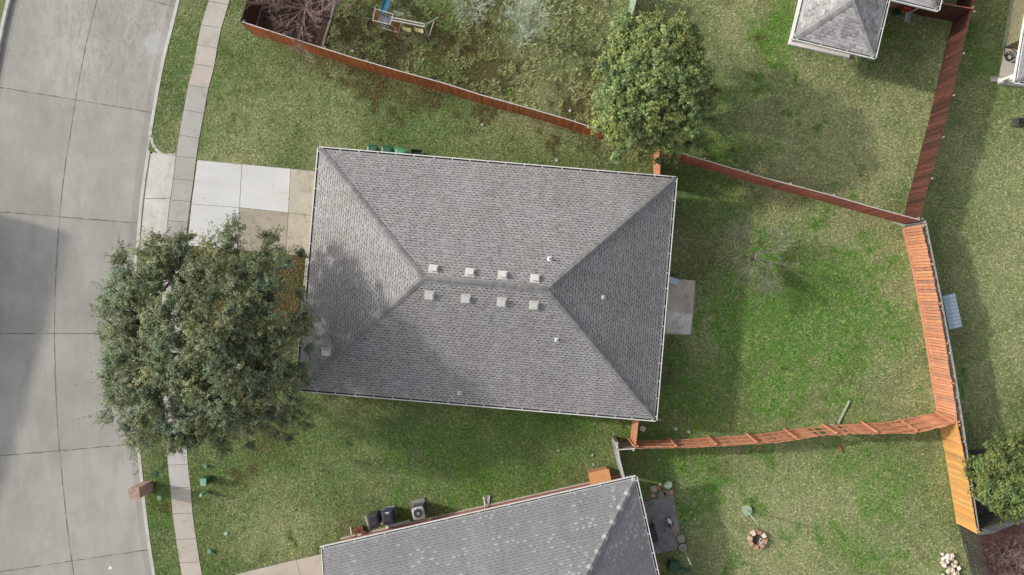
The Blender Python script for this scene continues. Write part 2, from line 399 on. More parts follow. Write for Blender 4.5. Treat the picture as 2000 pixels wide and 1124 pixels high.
W_ = lambda L, z=0: [P(a, b, z) for a, b in L]
NYARD = W_([(500, -200), (500, 60), (1180, 262), (1262, -200)])
NEYARD = W_([(1262, -200), (1200, 250), (1790, 440), (1905, -200)])
EYARD = W_([(1290, 300), (1775, 440), (1835, 820), (1250, 860)])
SEYARD = W_([(1205, 870), (1840, 840), (1900, 1300), (1300, 1300)])
FAREAST = W_([(1905, -400), (1790, 440), (1910, 1040), (2600, 1000), (2600, -400)])
# patches: (x, y, radius, channel, strength) in survey pixels
PATCH = [(1590, 620, 150, 1, 1.35), (1500, 640, 80, 1, 1.0), (1700, 640, 70, 1, .3), (1560, 760, 70, 1, .4), (1500, 760, 60, 1, .6), (1430, 720, 70, 1, .7),
         (1520, 60, 45, 1, 1.0), (1530, 15, 30, 1, .9), (1500, 90, 30, 1, .7), (1410, 190, 45, 1, .7), (1400, 280, 60, 1, .5), (1380, 380, 80, 1, .6), (1400, 560, 50, 1, .5),
         (1330, 700, 40, 1, .5), (1560, 890, 110, 1, .35), (1700, 910, 90, 1, .6), (1800, 940, 70, 1, .25), (1270, 920, 60, 1, .9), (1360, 900, 90, 1, .8), (1250, 960, 30, 1, .6), (1650, 1060, 60, 1, .7), (1700, 1100, 60, 1, .5),
         (1380, 1000, 40, 1, .5), (1880, 60, 50, 1, .6), (1930, 120, 40, 1, .8), (1960, 190, 40, 1, .6), (1740, 60, 40, 1, .5), (1830, 830, 40, 1, .3),
         (640, 870, 140, 1, .35), (900, 800, 200, 1, .35), (1150, 830, 90, 1, .35), (300, 1000, 60, 1, .5), (370, 120, 40, 1, .4), (330, 30, 30, 1, .5), (430, 180, 50, 1, .25), (640, 200, 80, 1, .2), (840, 230, 120, 1, .2),
         (470, 900, 90, 1, .4), (980, 900, 120, 1, .3), (840, 120, 40, 1, .7), (860, 30, 50, 1, .8), (900, 990, 80, 1, .5),
         (1480, 500, 80, 0, .35), (1550, 420, 120, 0, .3), (1700, 470, 120, 0, .4), (1750, 620, 80, 0, .3), (1390, 650, 80, 0, .25), (1770, 760, 90, 0, .3),
         (1600, 300, 180, 0, .25), (1730, 330, 120, 0, .3), (1440, 60, 60, 0, .3), (1970, 380, 130, 0, .25), (1970, 650, 130, 0, .25), (1600, 150, 80, 0, .3),
         (1640, 1000, 170, 0, .3), (1560, 770, 110, 0, .3), (1380, 640, 70, 0, .3), (1450, 1030, 140, 0, .25), (1550, 1000, 90, 0, .2), (560, 1000, 110, 0, .25), (700, 900, 100, 0, .15), (520, 120, 110, 0, .15), (470, 40, 50, 0, .25), (440, 300, 70, 0, .2), (480, 290, 90, 0, .15),
         (900, 90, 75, 2, 1.0), (860, 160, 60, 2, .6), (760, 120, 90, 2, .7), (700, 60, 90, 2, .7), (1150, 190, 60, 2, .7), (1110, 60, 80, 2, .3), (960, 150, 80, 2, .5), (690, 110, 40, 2, .5), (640, 110, 60, 2, .4),  # darker olive-brown ground in the north yard
         (430, 670, 150, 2, .8), (560, 590, 60, 2, .8), (560, 520, 50, 2, .7), (500, 850, 60, 2, .4), (1260, 200, 90, 2, .5), (1195, 930, 35, 2, .3), (1160, 940, 25, 2, .7), (680, 1040, 35, 2, .6),
         (980, 40, 80, 0, .3), (940, 10, 80, 0, .5), (1040, 190, 90, 0, .3), (790, 70, 40, 0, .25)]
def cover(x, y):
    big = vnoise(x, y, 3.1, 1) * .5 + vnoise(x, y, 1.3, 2) * .3 + vnoise(x + 9, y, .5, 3) * .2
    dry = np.full(x.shape, .37) + (big - .5) * .95
    fine = vnoise(x + 2, y + 8, .33, 21)
    lush = np.clip((vnoise(x + 31, y + 5, 2.6, 4) * .7 + fine * .3 - .62) * 1.4, 0, .2); br = np.zeros(x.shape)
    worn = np.clip((vnoise(x + 17, y + 3, 1.7, 22) * .65 + vnoise(x, y, .4, 23) * .35 - .72) * 4, 0, .32)
    for poly, d in ((NYARD, .0), (NEYARD, .13), (EYARD, .08), (SEYARD, .20), (FAREAST, .18)):
        dry = np.where(inpoly(x, y, poly), dry + d, dry)
    ny = inpoly(x, y, NYARD); br = np.where(ny, .05 + vnoise(x, y, 1.1, 8) * .35, br)
    br = br + worn
    ch = [dry, lush, br]
    wob = 1 + (vnoise(x, y, 1.5, 5) - .5) * 1.1 + (vnoise(x, y, .5, 6) - .5) * .9 + (vnoise(x, y, .21, 9) - .5) * .5
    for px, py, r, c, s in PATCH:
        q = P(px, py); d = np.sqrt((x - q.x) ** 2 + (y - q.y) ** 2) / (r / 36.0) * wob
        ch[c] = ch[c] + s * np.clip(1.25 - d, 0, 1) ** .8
    ch[1] = np.clip(ch[1], 0, 1.1) * (.55 + .55 * fine)
    return np.stack([np.clip(c, 0, 1.1) for c in ch], 1)

# ---------------------------------------------------------------- curb line and street
CURB = [(470, -420), (405, -200), (347, 0), (340, 34), (318, 118), (299, 222), (289, 290), (279, 350), (272, 410), (266, 490), (262, 560), (260, 650), (262, 740),
        (266, 820), (270, 874), (277, 939), (282, 996), (289, 1050), (297, 1104), (330, 1300), (385, 1520)]
cw = np.array([[P(a, b).x, P(a, b).y] for a, b in CURB])
yy = np.arange(26.0, -26.5, -.25)
cxs = np.interp(-yy, -cw[:, 1], cw[:, 0])
for _ in range(14): cxs[1:-1] = (cxs[:-2] + 2 * cxs[1:-1] + cxs[2:]) / 4
def curbx(y): return np.interp(-np.asarray(y), -yy, cxs)
ctr = [Vector((cxs[i], yy[i], 0)) for i in range(len(yy))]
nrm = []
for i in range(len(ctr)):
    d = (ctr[min(i + 1, len(ctr) - 1)] - ctr[max(i - 1, 0)]).normalized(); nrm.append(Vector((-d.y, d.x, 0)) * (1 if -d.y > 0 else -1))
off = lambda i, t: ctr[i] - nrm[i] * t         # t metres towards the street
ZS = -.13
jy = [P(0, q).y for q in (12, 222, 432, 651, 872, 1073)]          # where the transverse joints meet the curb
jidx = [int(np.argmin(abs(yy - y))) for y in jy]
jt = 4.36; SW = 8.9
mb = MB(); tt = {}
for i in range(len(yy) - 1):
    pan = sum(1 for j in jidx if i >= j)
    for k, (a, b) in enumerate(((0.0, .5), (.5, jt), (jt, SW - .5), (SW - .5, SW))):
        base = tt.setdefault((pan, k // 2), .93 + .11 * random.random()); t = base * (.87 if k in (0, 3) else 1)
        mb.face([(*off(i, a)[:2], ZS), (*off(i, b)[:2], ZS), (*off(i + 1, b)[:2], ZS), (*off(i + 1, a)[:2], ZS)][::-1], (t, t, t * .995))
tag(mb.build('street', M['street']), kind='structure')
mb = MB()
def ribbon(mb, pts, w, z, jit=.006):
    L = []; R = []
    for i, p in enumerate(pts):
        d = (pts[min(i + 1, len(pts) - 1)] - pts[max(i - 1, 0)]).normalized(); q = Vector((-d.y, d.x, 0)); ww = w / 2 + random.uniform(-jit, jit)
        L.append(p + q * ww); R.append(p - q * ww)
    for i in range(len(pts) - 1): mb.face([(*L[i][:2], z), (*R[i][:2], z), (*R[i + 1][:2], z), (*L[i + 1][:2], z)])
ribbon(mb, [off(i, jt + random.uniform(-.012, .012)) for i in range(len(yy))], .03, ZS + .004, .012)
for j in jidx:
    a = off(j, 0); b = off(j, SW)
    ribbon(mb, [a.lerp(b, s / 40) + Vector((0, random.uniform(-.012, .012), 0)) for s in range(41)], .034, ZS + .008, .014)
tag(mb.build('street_joint', M['joint']), kind='structure')
# curbs (near side and far side)
def curbmesh(mb, idx, t0, t1, z1):
    for i in idx:
        a, b, c, d = off(i, t0), off(i, t1), off(i + 1, t1), off(i + 1, t0)
        mb.face([(*a[:2], z1), (*b[:2], z1), (*c[:2], z1), (*d[:2], z1)][::-1]); mb.face([(*b[:2], ZS - .05), (*c[:2], ZS - .05), (*c[:2], z1), (*b[:2], z1)]); mb.face([(*a[:2], ZS - .05), (*d[:2], ZS - .05), (*d[:2], z1), (*a[:2], z1)])
yd0, yd1 = P(0, 262).y, P(0, 492).y
mb = MB(); n0 = [i for i in range(len(yy) - 1)]
curbmesh(mb, [i for i in n0 if yy[i] > yd0 or yy[i] < yd1], -.09, .08, .018)
curbmesh(mb, [i for i in n0 if yd1 <= yy[i] <= yd0], -.09, .08, ZS + .04)
curbmesh(mb, n0, SW - .05, SW + .14, .018)
# the two curb returns at the driveway mouth
def arc(pts, n=14):
    out = []; pts = [Vector((*p[:2], 0)) for p in pts]
    for s in np.linspace(0, 1, n):
        out.append(pts[0] * (1 - s) ** 3 + pts[1] * 3 * s * (1 - s) ** 2 + pts[2] * 3 * s * s * (1 - s) + pts[3] * s ** 3)
    return out
ret1 = arc(W_([(296, 268), (297, 292), (313, 304), (342, 308)])); ret2 = arc(W_([(267, 500), (271, 487), (293, 472), (321, 476)]))
for r in (ret1, ret2):
    for i in range(len(r) - 1):
        d = (r[i + 1] - r[i]).normalized(); q = Vector((-d.y, d.x, 0)) * .075
        mb.slab([r[i] + q, r[i] - q, r[i + 1] - q, r[i + 1] + q], -.2, .02 + i * .00003)
tag(mb.build('curb', M['curb']), kind='structure')

# ---------------------------------------------------------------- lawn sheet
ry = np.arange(24.0, -24.1, -.2); cols = np.concatenate([np.arange(0, 52, .22), [60, 90, 160, 400]])
apr = lambda y: 1.35 if (P(0, 300).y > y > P(0, 480).y) else 0      # the apron cuts into the lawn at the driveway
V = []
for y in ry:
    x0 = float(curbx(y)) + .02 + apr(y)
    V.append(np.stack([x0 + cols, np.full(len(cols), y), np.zeros(len(cols))], 1))
V = np.concatenate(V); V[:, 2] = (vnoise(V[:, 0], V[:, 1], 1.1, 40) - .5) * .018 - .006
nr, nc = len(ry), len(cols); I = np.arange(nr * nc).reshape(nr, nc)
F = np.stack([I[:-1, :-1], I[1:, :-1], I[1:, 1:], I[:-1, 1:]], -1).reshape(-1, 4)
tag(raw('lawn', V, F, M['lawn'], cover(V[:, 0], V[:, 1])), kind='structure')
# ground all round, one sheet to the horizon
gx = np.linspace(-600, 600, 61); GX, GY = np.meshgrid(gx, gx); V = np.stack([GX.ravel(), GY.ravel(), np.full(GX.size, -.22)], 1)
I = np.arange(61 * 61).reshape(61, 61); F = np.stack([I[:-1, :-1], I[:-1, 1:], I[1:, 1:], I[1:, :-1]], -1).reshape(-1, 4)
tag(raw('ground', V, F, M['lawn'], np.tile([.5, .2, 0], (len(V), 1))), kind='structure')
# verge across the street
mb = MB()
for i in n0:
    a, b, c, d = off(i, SW + .16), off(i, SW + 30), off(i + 1, SW + 30), off(i + 1, SW + .16)
    mb.face([(*a[:2], 0), (*b[:2], 0), (*c[:2], 0), (*d[:2], 0)][::-1], (.7, 0, .35))
tag(mb.build('verge', M['lawn']), kind='structure')

# ---------------------------------------------------------------- sidewalk, driveways, patios
NOGRASS = []
def panels(name, quads, m, z=.022, gap=.012):
    mb = MB(); jb = MB()
    for q, t in quads:
        w = [p.copy() for p in W_(q)]; c = sum(w, Vector()) / len(w)
        mb.slab([p + (c - p).normalized() * gap * 1.4 for p in w], -.15, z, t)
        jb.slab([p + (c - p).normalized() * -.002 for p in w], -.15, z - .012 + random.uniform(0, .0015)); NOGRASS.append([p for p in w])
    o = tag(mb.build(name, m), kind='structure'); tag(jb.build(name + '_joint', M['joint']), kind='structure'); return o
SWL = [(-420, 505), (-200, 452), (3, 407), (49, 393), (88, 385), (125, 379), (166, 368), (215, 359), (264, 350), (306, 344), (350, 339), (391, 333), (431, 328), (475, 323), (519, 319.5), (563, 317), (607, 316), (651, 316),
       (695, 316.5), (739, 318), (783, 320), (827, 322.5), (868, 325), (909, 328), (954, 333), (1004, 337), (1054, 344), (1100, 351), (1150, 360), (1250, 385), (1450, 430)]
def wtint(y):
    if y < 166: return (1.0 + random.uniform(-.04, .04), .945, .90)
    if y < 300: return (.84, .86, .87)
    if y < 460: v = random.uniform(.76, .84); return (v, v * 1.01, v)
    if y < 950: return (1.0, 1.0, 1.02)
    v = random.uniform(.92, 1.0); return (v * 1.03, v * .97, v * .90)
Q = []
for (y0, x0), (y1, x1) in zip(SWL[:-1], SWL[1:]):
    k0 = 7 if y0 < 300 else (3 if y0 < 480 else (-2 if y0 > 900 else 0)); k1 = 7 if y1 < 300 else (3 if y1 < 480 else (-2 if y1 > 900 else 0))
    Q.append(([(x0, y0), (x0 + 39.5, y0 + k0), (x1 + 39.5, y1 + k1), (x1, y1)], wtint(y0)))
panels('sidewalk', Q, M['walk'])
# driveway
beige = (.52, .47, .40); wh = (1.15, 1.16, 1.18)
panels('driveway', [([(386, 313), (473, 321), (468, 406), (374, 399)], wh), ([(473, 321), (568, 330), (563.5, 416), (468, 406)], wh), ([(374, 399), (468, 406), (463.5, 489), (366, 480)], wh)], M['drive'], .026)
panels('old_driveway', [([(568, 330), (640, 337), (634, 424), (563.5, 416)], (.84, .82, .76)), ([(468, 406), (563.5, 416), (558.5, 497), (463.5, 489)], (.68, .64, .58)), ([(563.5, 416), (634, 424), (628, 504), (558.5, 497)], (.84, .81, .74))], M['oldrive'], .026)
# apron: slopes from the gutter up to the sidewalk
mb = MB()
a1 = [p for p in ret1]; a2 = [p for p in ret2]
top = a1 + W_([(340, 350), (335, 390)]); zt = lambda p: ZS + .03 + (.022 - ZS - .03) * min(1, max(0, (p.x - curbx(p.y) - .1) / 1.25))
def apron(poly, t):
    mb.face([(p.x, p.y, zt(p)) for p in poly], t)
up = a1 + W_([(338.5, 350), (333, 390), (284, 386), (279, 386)]) + W_([(284, 330)])
lo_ = W_([(333, 391.5), (328, 431), (323, 474)]) + a2[::-1] + W_([(268, 470), (274, 425), (279, 387.5)])
def strips(y0, y1, t):
    n = 14
    for i in range(n):
        ya, yb = y0 + (y1 - y0) * i / n, y0 + (y1 - y0) * (i + 1) / n; r = []
        for yq in (ya, yb):
            wy = P(0, yq).y; xl = float(curbx(wy)) + .10; xr = P(np.interp(yq, [306, 350, 391, 431, 475], [343.5, 338.5, 332.5, 327.5, 322.5]), yq).x
            if yq < 300: xr = max(xl + .02, min(xr, xl + (yq - 270) / 30 * 1.3))
            r.append([(xl + (xr - xl) * s / 4, wy) for s in range(5)])
        for s in range(4):
            q = [r[0][s], r[1][s], r[1][s + 1], r[0][s + 1]]; mb.face([(a, b, zt(Vector((a, b)))) for a, b in q], t)
strips(300, 387.6, (.95, .945, .93)); strips(388.6, 480, (.98, .97, .95))
# corner infill of the apron under the curb returns
for r, ys in ((ret1, 300), (ret2, 480)):
    for i in range(len(r) - 1):
        a, b = r[i], r[i + 1]; wy = P(0, ys).y
        mb.face([(a.x, a.y, zt(a)), (b.x, b.y, zt(b)), (b.x, wy, zt(b)), (a.x, wy, zt(a))], (.95, .945, .93))
tag(mb.build('driveway_apron', M['curb']), kind='structure')
mb = MB(); mb.slab(W_([(284, 300), (344, 306), (324, 476), (262, 486)]), -.19, -.16); tag(mb.build('apron_joint', M['joint']), kind='structure')
NOGRASS.append(W_([(280, 290), (345, 308), (322, 476), (262, 492)]))
panels('stepping_path', [([(597, 504), (608, 504.5), (606.5, 521), (595.5, 520)], (.8, .9, .78)), ([(595.5, 521), (606.5, 522), (605, 541), (594, 540)], (.78, .88, .75)), ([(594, 541), (605, 542), (603, 560), (592, 559)], (.8, .86, .74))], M['walk'], .024)
panels('neighbour_driveway', [([(455, 1124), (483, 1116), (579, 1093), (587, 1124), (640, 1330), (400, 1310), (372, 1155)], (.98, .93, .85)), ([(579, 1093), (640, 1079), (720, 1330), (640, 1330), (587, 1124)], (.95, .90, .84))], M['walk'], .026)
panels('patio', [([(1290, 544), (1357, 549), (1348, 654), (1278, 650)], (1.15, 1.1, 1.0))], M['patio'], .07)
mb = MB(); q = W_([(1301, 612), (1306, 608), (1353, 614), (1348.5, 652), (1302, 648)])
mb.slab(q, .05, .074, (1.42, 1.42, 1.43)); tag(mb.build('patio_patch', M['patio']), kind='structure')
panels('dark_patio', [([(1250, 980), (1315, 966), (1334, 1070), (1270, 1085)], (1, 1, 1))], M['darkpatio'], .06)
# edges of the pale patio
mb = MB(); pp = W_([(1290, 544), (1357, 549), (1348, 654), (1278, 650)])
for a, b in zip(pp, pp[1:] + pp[:1]):
    d = (b - a).normalized(); ax = (d, Vector((-d.y, d.x, 0)), Vector((0, 0, 1))); mb.box((a + b) / 2 + Vector((0, 0, .0)), ((b - a).length, .045, .154), ax)
tag(mb.build('patio_edge', M['curb']), kind='structure')

# planting beds
def bed(name, poly, m, z=.02, t=(1, 1, 1)):
    mb = MB(); mb.slab(W_(poly), -.1, z, t); NOGRASS.append(W_(poly)); return tag(mb.build(name, m), kind='structure')
bed('mulch_bed', [(495, -60), (499, 62), (560, 84), (632, 104), (645, 50), (662, -60)], M['mulch'])
bed('red_mulch_bed', [(1905, 1047), (1940, 1042), (1975, 1027), (2080, 995), (2150, 1300), (1960, 1300)], M['redmulch'])
bed('soil_bed', [(1885, 880), (1905, 1040), (1960, 1030), (2100, 985), (2100, 860)], M['soil'])
bed('concrete_strip', [(1907, 1034), (1950, 1020), (2000, 1003), (2100, 970), (2100, 992), (1975, 1026), (1940, 1041), (1906, 1046)], M['darkpatio'], .05, (1.3, 1.25, 1.15))
mb = MB(); pts = W_([(657, -30), (655, 0), (647, 38), (639, 62), (634, 80), (631, 94)])
for a, b in zip(pts[:-1], pts[1:]):
    L = (b - a).length; k = max(1, int(L / .3))
    for i in range(k):
        p = a.lerp(b, (i + .5) / k); d = (b - a).normalized(); d.rotate(Matrix.Rotation(random.uniform(-.12, .12), 3, 'Z'))
        mb.box(p + Vector((0, 0, .05)), (L / k - .012, .12 + random.uniform(-.02, .02), .12), (d, Vector((-d.y, d.x, 0)), Vector((0, 0, 1))), (random.uniform(.7, 1.1),) * 3)
tag(mb.build('garden_edging', M['grey'], bevel=.01), 'pale weathered block edging between the brown mulch bed and the weedy yard', 'edging')

# ---------------------------------------------------------------- roofs and houses
def frame_(a, b, flip=False):
    e = (b - a).normalized(); n = Vector((e.y, -e.x, 0)); return e, n
def roofface(mb, pts, a, b, t=(1, 1, 1)):
    e = (b - a).normalized(); nn = (pts[1] - pts[0]).cross(pts[2] - pts[1])
    if nn.z < 0: pts = pts[::-1]; nn = -nn
    up = nn.normalized().cross(e); up = up if up.z > 0 else -up
    mb.face(pts, t, [((p - a).dot(e) + 50, (p - a).dot(up) + .02) for p in pts])
def caps(mb, a, b, na, nb, w=.16, step=.17):
    # overlapping cap shingles along a hip or ridge; na, nb = downslope unit vectors on each side
    d = (b - a); L = d.length; d.normalize(); k = int(L / step)
    for i in range(k):
        p0 = a + d * (i * step - .03); p1 = a + d * ((i + 1) * step + .02); v = random.uniform(.86, 1.13); z0 = Vector((0, 0, .035)); z1 = Vector((0, 0, .022))
        for nd in (na, nb):
            q = [p0 + z0, p1 + z1, p1 + z1 + nd * w, p0 + z0 + nd * w]
            mb.face(q if (q[1] - q[0]).cross(q[2] - q[1]).z > 0 else q[::-1], (v, v, v))
            mb.face([p0 + z0, p0 + z0 + nd * w, p0 + nd * w - z1, p0 - z1], (v * .6,) * 3)
def gutter(mbw, mbd, a, b, out, ends=True, hang=.93):
    d = (b - a).normalized(); L = (b - a).length; ax = (d, out, Vector((0, 0, 1))); c = (a + b) / 2
    mbw.box(c + out * .005 - Vector((0, 0, .06)), (L, .012, .15), ax)                    # fascia side
    mbw.box(c + out * .07 - Vector((0, 0, .125)), (L, .125, .012), ax)                    # bottom
    mbw.box(c + out * .13 - Vector((0, 0, .065)), (L + .13, .016, .125), ax)
    mbw.box(c + out * .122 + Vector((0, 0, .004)), (L + .14, .048, .014), ax)              # rolled lip
    mbd.box(c + out * .067 - Vector((0, 0, .112)), (L - .02, .10, .01), ax)  # dark strip along the gutter floor
    k = int(L / hang)
    for i in range(k + 1):
        p = a + d * (.12 + i * (L - .24) / k + (random.uniform(-.08, .08) if 0 < i < k else 0)); mbw.box(p + out * .062 + Vector((0, 0, .007)), (.035, .13, .01), ax)
def walls(parent, pts, z0, z1, m, name='wall'):
    mb = MB()
    n = len(pts)
    for i in range(n):
        a, b = pts[i], pts[(i + 1) % n]; L = (b - a).length
        mb.face([(a.x, a.y, z0), (b.x, b.y, z0), (b.x, b.y, z1), (a.x, a.y, z1)], (1, 1, 1), [(0, z0), (L, z0), (L, z1), (0, z1)])
    return mb.build(name, m, parent)
EZ = 2.6; PT = .5
UPZ = Vector((0, 0, 1))

# ---- main house
TL = P(625, 292, EZ); e = Vector((.9966, -.0836, 0)).normalized(); n_ = Vector((-.0836, -.9966, 0)).normalized()
LM, WM = 18.05, 12.2; hw = WM / 2
Q_ = lambda u, v, z: Vector((TL.x, TL.y, 0)) + e * u + n_ * v + UPZ * z
house = thing('house', 'large hip-roofed house with grey shingles and eight box vents in the middle of the lot', 'house', (Q_(LM / 2, hw, 0)))
rm = MB(); zr = EZ + hw * PT
A, B, C_, D = Q_(0, 0, EZ), Q_(LM, 0, EZ), Q_(LM, WM, EZ), Q_(0, WM, EZ); R1, R2 = Q_(hw, hw, zr), Q_(LM - hw, hw, zr)
wv0 = 7.76; wvm = (wv0 + WM) / 2; whf = (WM - wv0) / 2; wz = EZ + whf * PT; WX = -.12
J = Q_(whf, wvm, wz); G = Q_(0, wv0, EZ); K = Q_(WX + whf, wvm, wz); WN_, WS_ = Q_(WX, wv0, EZ), Q_(WX, WM, EZ)
roofface(rm, [A, B, R2, R1], A, B); roofface(rm, [B, C_, R2], B, C_)
roofface(rm, [WS_, C_, R2, R1, J, K], WS_, C_)
roofface(rm, [A, G, J, R1], A, D)
roofface(rm, [WN_, G, J, K], WN_, G); roofface(rm, [WN_, WS_, K], WN_, WS_)
roof = rm.build('roof', M['shA'], house)
cp = MB(); dn = {'N': (-n_ - UPZ * PT).normalized(), 'S': (n_ - UPZ * PT).normalized(), 'W': (-e - UPZ * PT).normalized(), 'E': (e - UPZ * PT).normalized()}
def perp(v, d): v = v - d * v.dot(d); return v.normalized()
def hipcap(mb, a, b, s1, s2, dn=None, **k):
    d = (b - a).normalized(); caps(mb, a, b, perp(dn[s1], d), perp(dn[s2], d), **k)
hipcap(cp, A, R1, 'N', 'W', dn); hipcap(cp, B, R2, 'N', 'E', dn); hipcap(cp, C_, R2, 'S', 'E', dn); hipcap(cp, J, R1, 'S', 'W', dn); hipcap(cp, R1, R2, 'N', 'S', dn); hipcap(cp, K, J, 'N', 'S', dn); hipcap(cp, WN_, K, 'N', 'W', dn); hipcap(cp, WS_, K, 'S', 'W', dn)
cp.build('ridge_cap', M['cap'], roof)
gw, gd = MB(), MB()
gutter(gw, gd, A, B, -n_); gutter(gw, gd, B, C_, e); gutter(gw, gd, C_, WS_, n_); gutter(gw, gd, G, A, -e); gutter(gw, gd, WS_, WN_, -e)
gut = gw.build('gutter', M['white'], house); gd.build('gutter_floor', M['gut'], gut)
mb = MB(); mb.slab([Q_(.02, .02, 0), Q_(LM - .02, .02, 0), Q_(LM - .02, WM - .02, 0), Q_(WX + .02, WM - .02, 0), Q_(WX + .02, wv0 + .02, 0), Q_(.02, wv0 + .02, 0)], EZ - .15, EZ - .13); mb.build('soffit', M['white'], house)
i_ = .42
walls(house, [Q_(i_, i_, 0), Q_(i_, wv0 + i_, 0), Q_(WX + i_, wv0 + i_, 0), Q_(WX + i_, WM - i_, 0), Q_(LM - i_, WM - i_, 0), Q_(LM - i_, i_, 0)], 0, EZ - .15, M['brickr'])
mb = MB()
for i in range(len(yy) - 1):
    if P(0, 478).y < yy[i] < P(0, 292).y:
        a_, b_, c__, d__ = off(i, -.10), off(i, -.145), off(i + 1, -.145), off(i + 1, -.10); mb.face([(*p_[:2], ZS + .047) for p_ in (a_, b_, c__, d__)])
tag(mb.build('apron_seam', M['joint']), kind='structure')
gdm = MB(); 
for k in range(4): gdm.box(Q_(i_ - .025, 3.1, .3 + k * .54), (.03, 4.8, .52), (e, n_, UPZ), (1, 1, 1))
gdm.build('garage_door', M['white'], house, bevel=.008)
bd = MB(); bd.box(Q_(LM - i_ + .02, 6.5, 1.05), (.05, 1.9, 2.05), (e, n_, UPZ)); bd.build('patio_door', M['glass'], house)
def plane_hit(px, py, a, nn):
    # point where the survey ray through (px, py) meets the plane through a with normal nn
    o = Vector((0, 0, H)); d = Vector(((px - 1000) / S, (562 - py) / S, -1)); return o + d * ((a - o).dot(nn) / d.dot(nn))
NN = {k: v.cross(w).normalized() for k, v, w in (('N', e, dn['N']), ('S', e, dn['S']), ('W', n_, dn['W']), ('E', n_, dn['E']))}
NN = {k: (v if v.z > 0 else -v) for k, v in NN.items()}
def boxvent(px, py, side, base, rot=1):
    c = plane_hit(px, py, base, NN[side]); nn = NN[side]; d = dn[side]; x = d.cross(nn); ax = (x, d, nn)
    v = MB(); v.box(c - nn * .0 + nn * .012, (.46, .46, .012), ax)
    h = MB(); hz = MB()
    v.box(c + nn * .07, (.24, .24, .12), ax, (.35, .35, .35))
    f = [c + x * .165 * a + d * (.17 * b) + nn * (.13 + (.05 if b < 0 else .0)) for a, b in ((-1, -1), (1, -1), (1, 1), (-1, 1))]
    g_ = [p - nn * .06 for p in f]
    v.face(f if (f[1] - f[0]).cross(f[2] - f[1]).dot(nn) > 0 else f[::-1])
    for q in range(4): v.face([f[q], f[(q + 1) % 4], g_[(q + 1) % 4], g_[q]])
    v.face(g_)
    v.box(c - d * .20 + nn * .03, (.42, .03, .035), ax)
    return v.build('roof_vent', M['vent'], roof)
for x, y in ((847, 526), (918, 533), (982, 538), (1045, 545)): boxvent(x, y, 'N', A)
for x, y in ((839, 577), (910, 583.5), (980, 590), (1043, 596)): boxvent(x, y, 'S', D)
boxvent(637, 687, 'S', D)
def pipevent(px, py, side, base, h=.32):
    c = plane_hit(px, py, base, NN[side]); nn = NN[side]; d = dn[side]; x = d.cross(nn)
    v = MB(); v.box(c + nn * .01, (.20, .24, .012), (x, d, nn), (1, 1, 1)); v.tube([c, c + UPZ * h], [.045, .04], 10); v.tube([c, c + UPZ * .12], [.08, .05], 10)
    v.tube([c + UPZ * (h - .005), c + UPZ * h + UPZ * .004], [.03, .03], 10, (.05, .05, .05))
    v.build('vent_pipe', M['white'], roof)
for x, y, s, b in ((1073, 506, 'N', A), (1178, 581, 'E', B), (1087, 664, 'S', D), (898, 768, 'S', D), (636, 690, 'S', D))[:4]: pipevent(x, y, s, b, .26)

# ---- south neighbour
a = P(628, 1073, EZ); b = P(1240, 935, EZ); e2 = (b - a).normalized(); n2 = Vector((e2.y, -e2.x, 0)); L2 = (b - a).length; W2 = 12.4
Q2 = lambda u, v, z: Vector((a.x, a.y, 0)) + e2 * u + n2 * v + UPZ * z
nb_ = thing('house', 'brick house with blue-grey speckled shingle roof cut by the bottom edge of the photo', 'house', Q2(L2 / 2, W2 / 2, 0))
h2 = W2 / 2; z2 = EZ + h2 * PT; rm = MB()
a0, b0, c0, d0 = Q2(0, 0, EZ), Q2(L2, 0, EZ), Q2(L2, W2, EZ), Q2(0, W2, EZ); r1, r2 = Q2(0, h2, z2), Q2(L2 - h2, h2, z2)
roofface(rm, [a0, b0, r2, r1], a0, b0); roofface(rm, [b0, c0, r2], b0, c0); roofface(rm, [c0, d0, r1, r2], d0, c0)
roof2 = rm.build('roof', M['shB'], nb_)
dn2 = {'N': (-n2 - UPZ * PT).normalized(), 'S': (n2 - UPZ * PT).normalized(), 'E': (e2 - UPZ * PT).normalized()}
cp = MB()
def caps2(mb, a, b, s1, s2, dn): hipcap(mb, a, b, s1, s2, dn, w=.17, step=.2)
caps2(cp, b0, r2, 'N', 'E', dn2); caps2(cp, c0, r2, 'S', 'E', dn2); caps2(cp, r1, r2, 'N', 'S', dn2)
cp.t = [tuple(x * (2.1 if (i // 4) % 4 == 0 else 1.1) for x in t) for i, t in enumerate(cp.t)]
cp.build('ridge_cap', M['cap'], roof2)
gw, gd = MB(), MB(); gutter(gw, gd, a0, b0, -n2, hang=1.6); gutter(gw, gd, b0, c0, e2)
gut = gw.build('gutter', M['white'], nb_); gd.build('gutter_floor', M['gut'], gut)
tr = MB()
for s_, t_ in ((a0, r1), (r1, d0)):
    d = (t_ - s_).normalized(); tr.box((s_ + t_) / 2 - e2 * .012 - UPZ * .05, ((t_ - s_).length, .03, .16), (d, -e2, d.cross(-e2)))
tr.build('rake_board', M['white'], nb_)
mb = MB(); mb.slab([Q2(.02, .02, 0), Q2(L2 - .02, .02, 0), Q2(L2 - .02, W2 - .02, 0), Q2(.02, W2 - .02, 0)], EZ - .15, EZ - .13); mb.build('soffit', M['white'], nb_)
wp = [Q2(.35, .43, 0), Q2(.35, W2 - .43, 0), Q2(L2 - .43, W2 - .43, 0), Q2(L2 - .43, .43, 0)]
walls(nb_, wp[::-1], .06, EZ - .15, M['brickr'])
mb = MB(); mb.slab([Q2(.30, .37, 0), Q2(.30, W2 - .37, 0), Q2(L2 - .37, W2 - .37, 0), Q2(L2 - .37, .37, 0)], -.05, .06); mb.build('foundation', M['walk'], nb_)
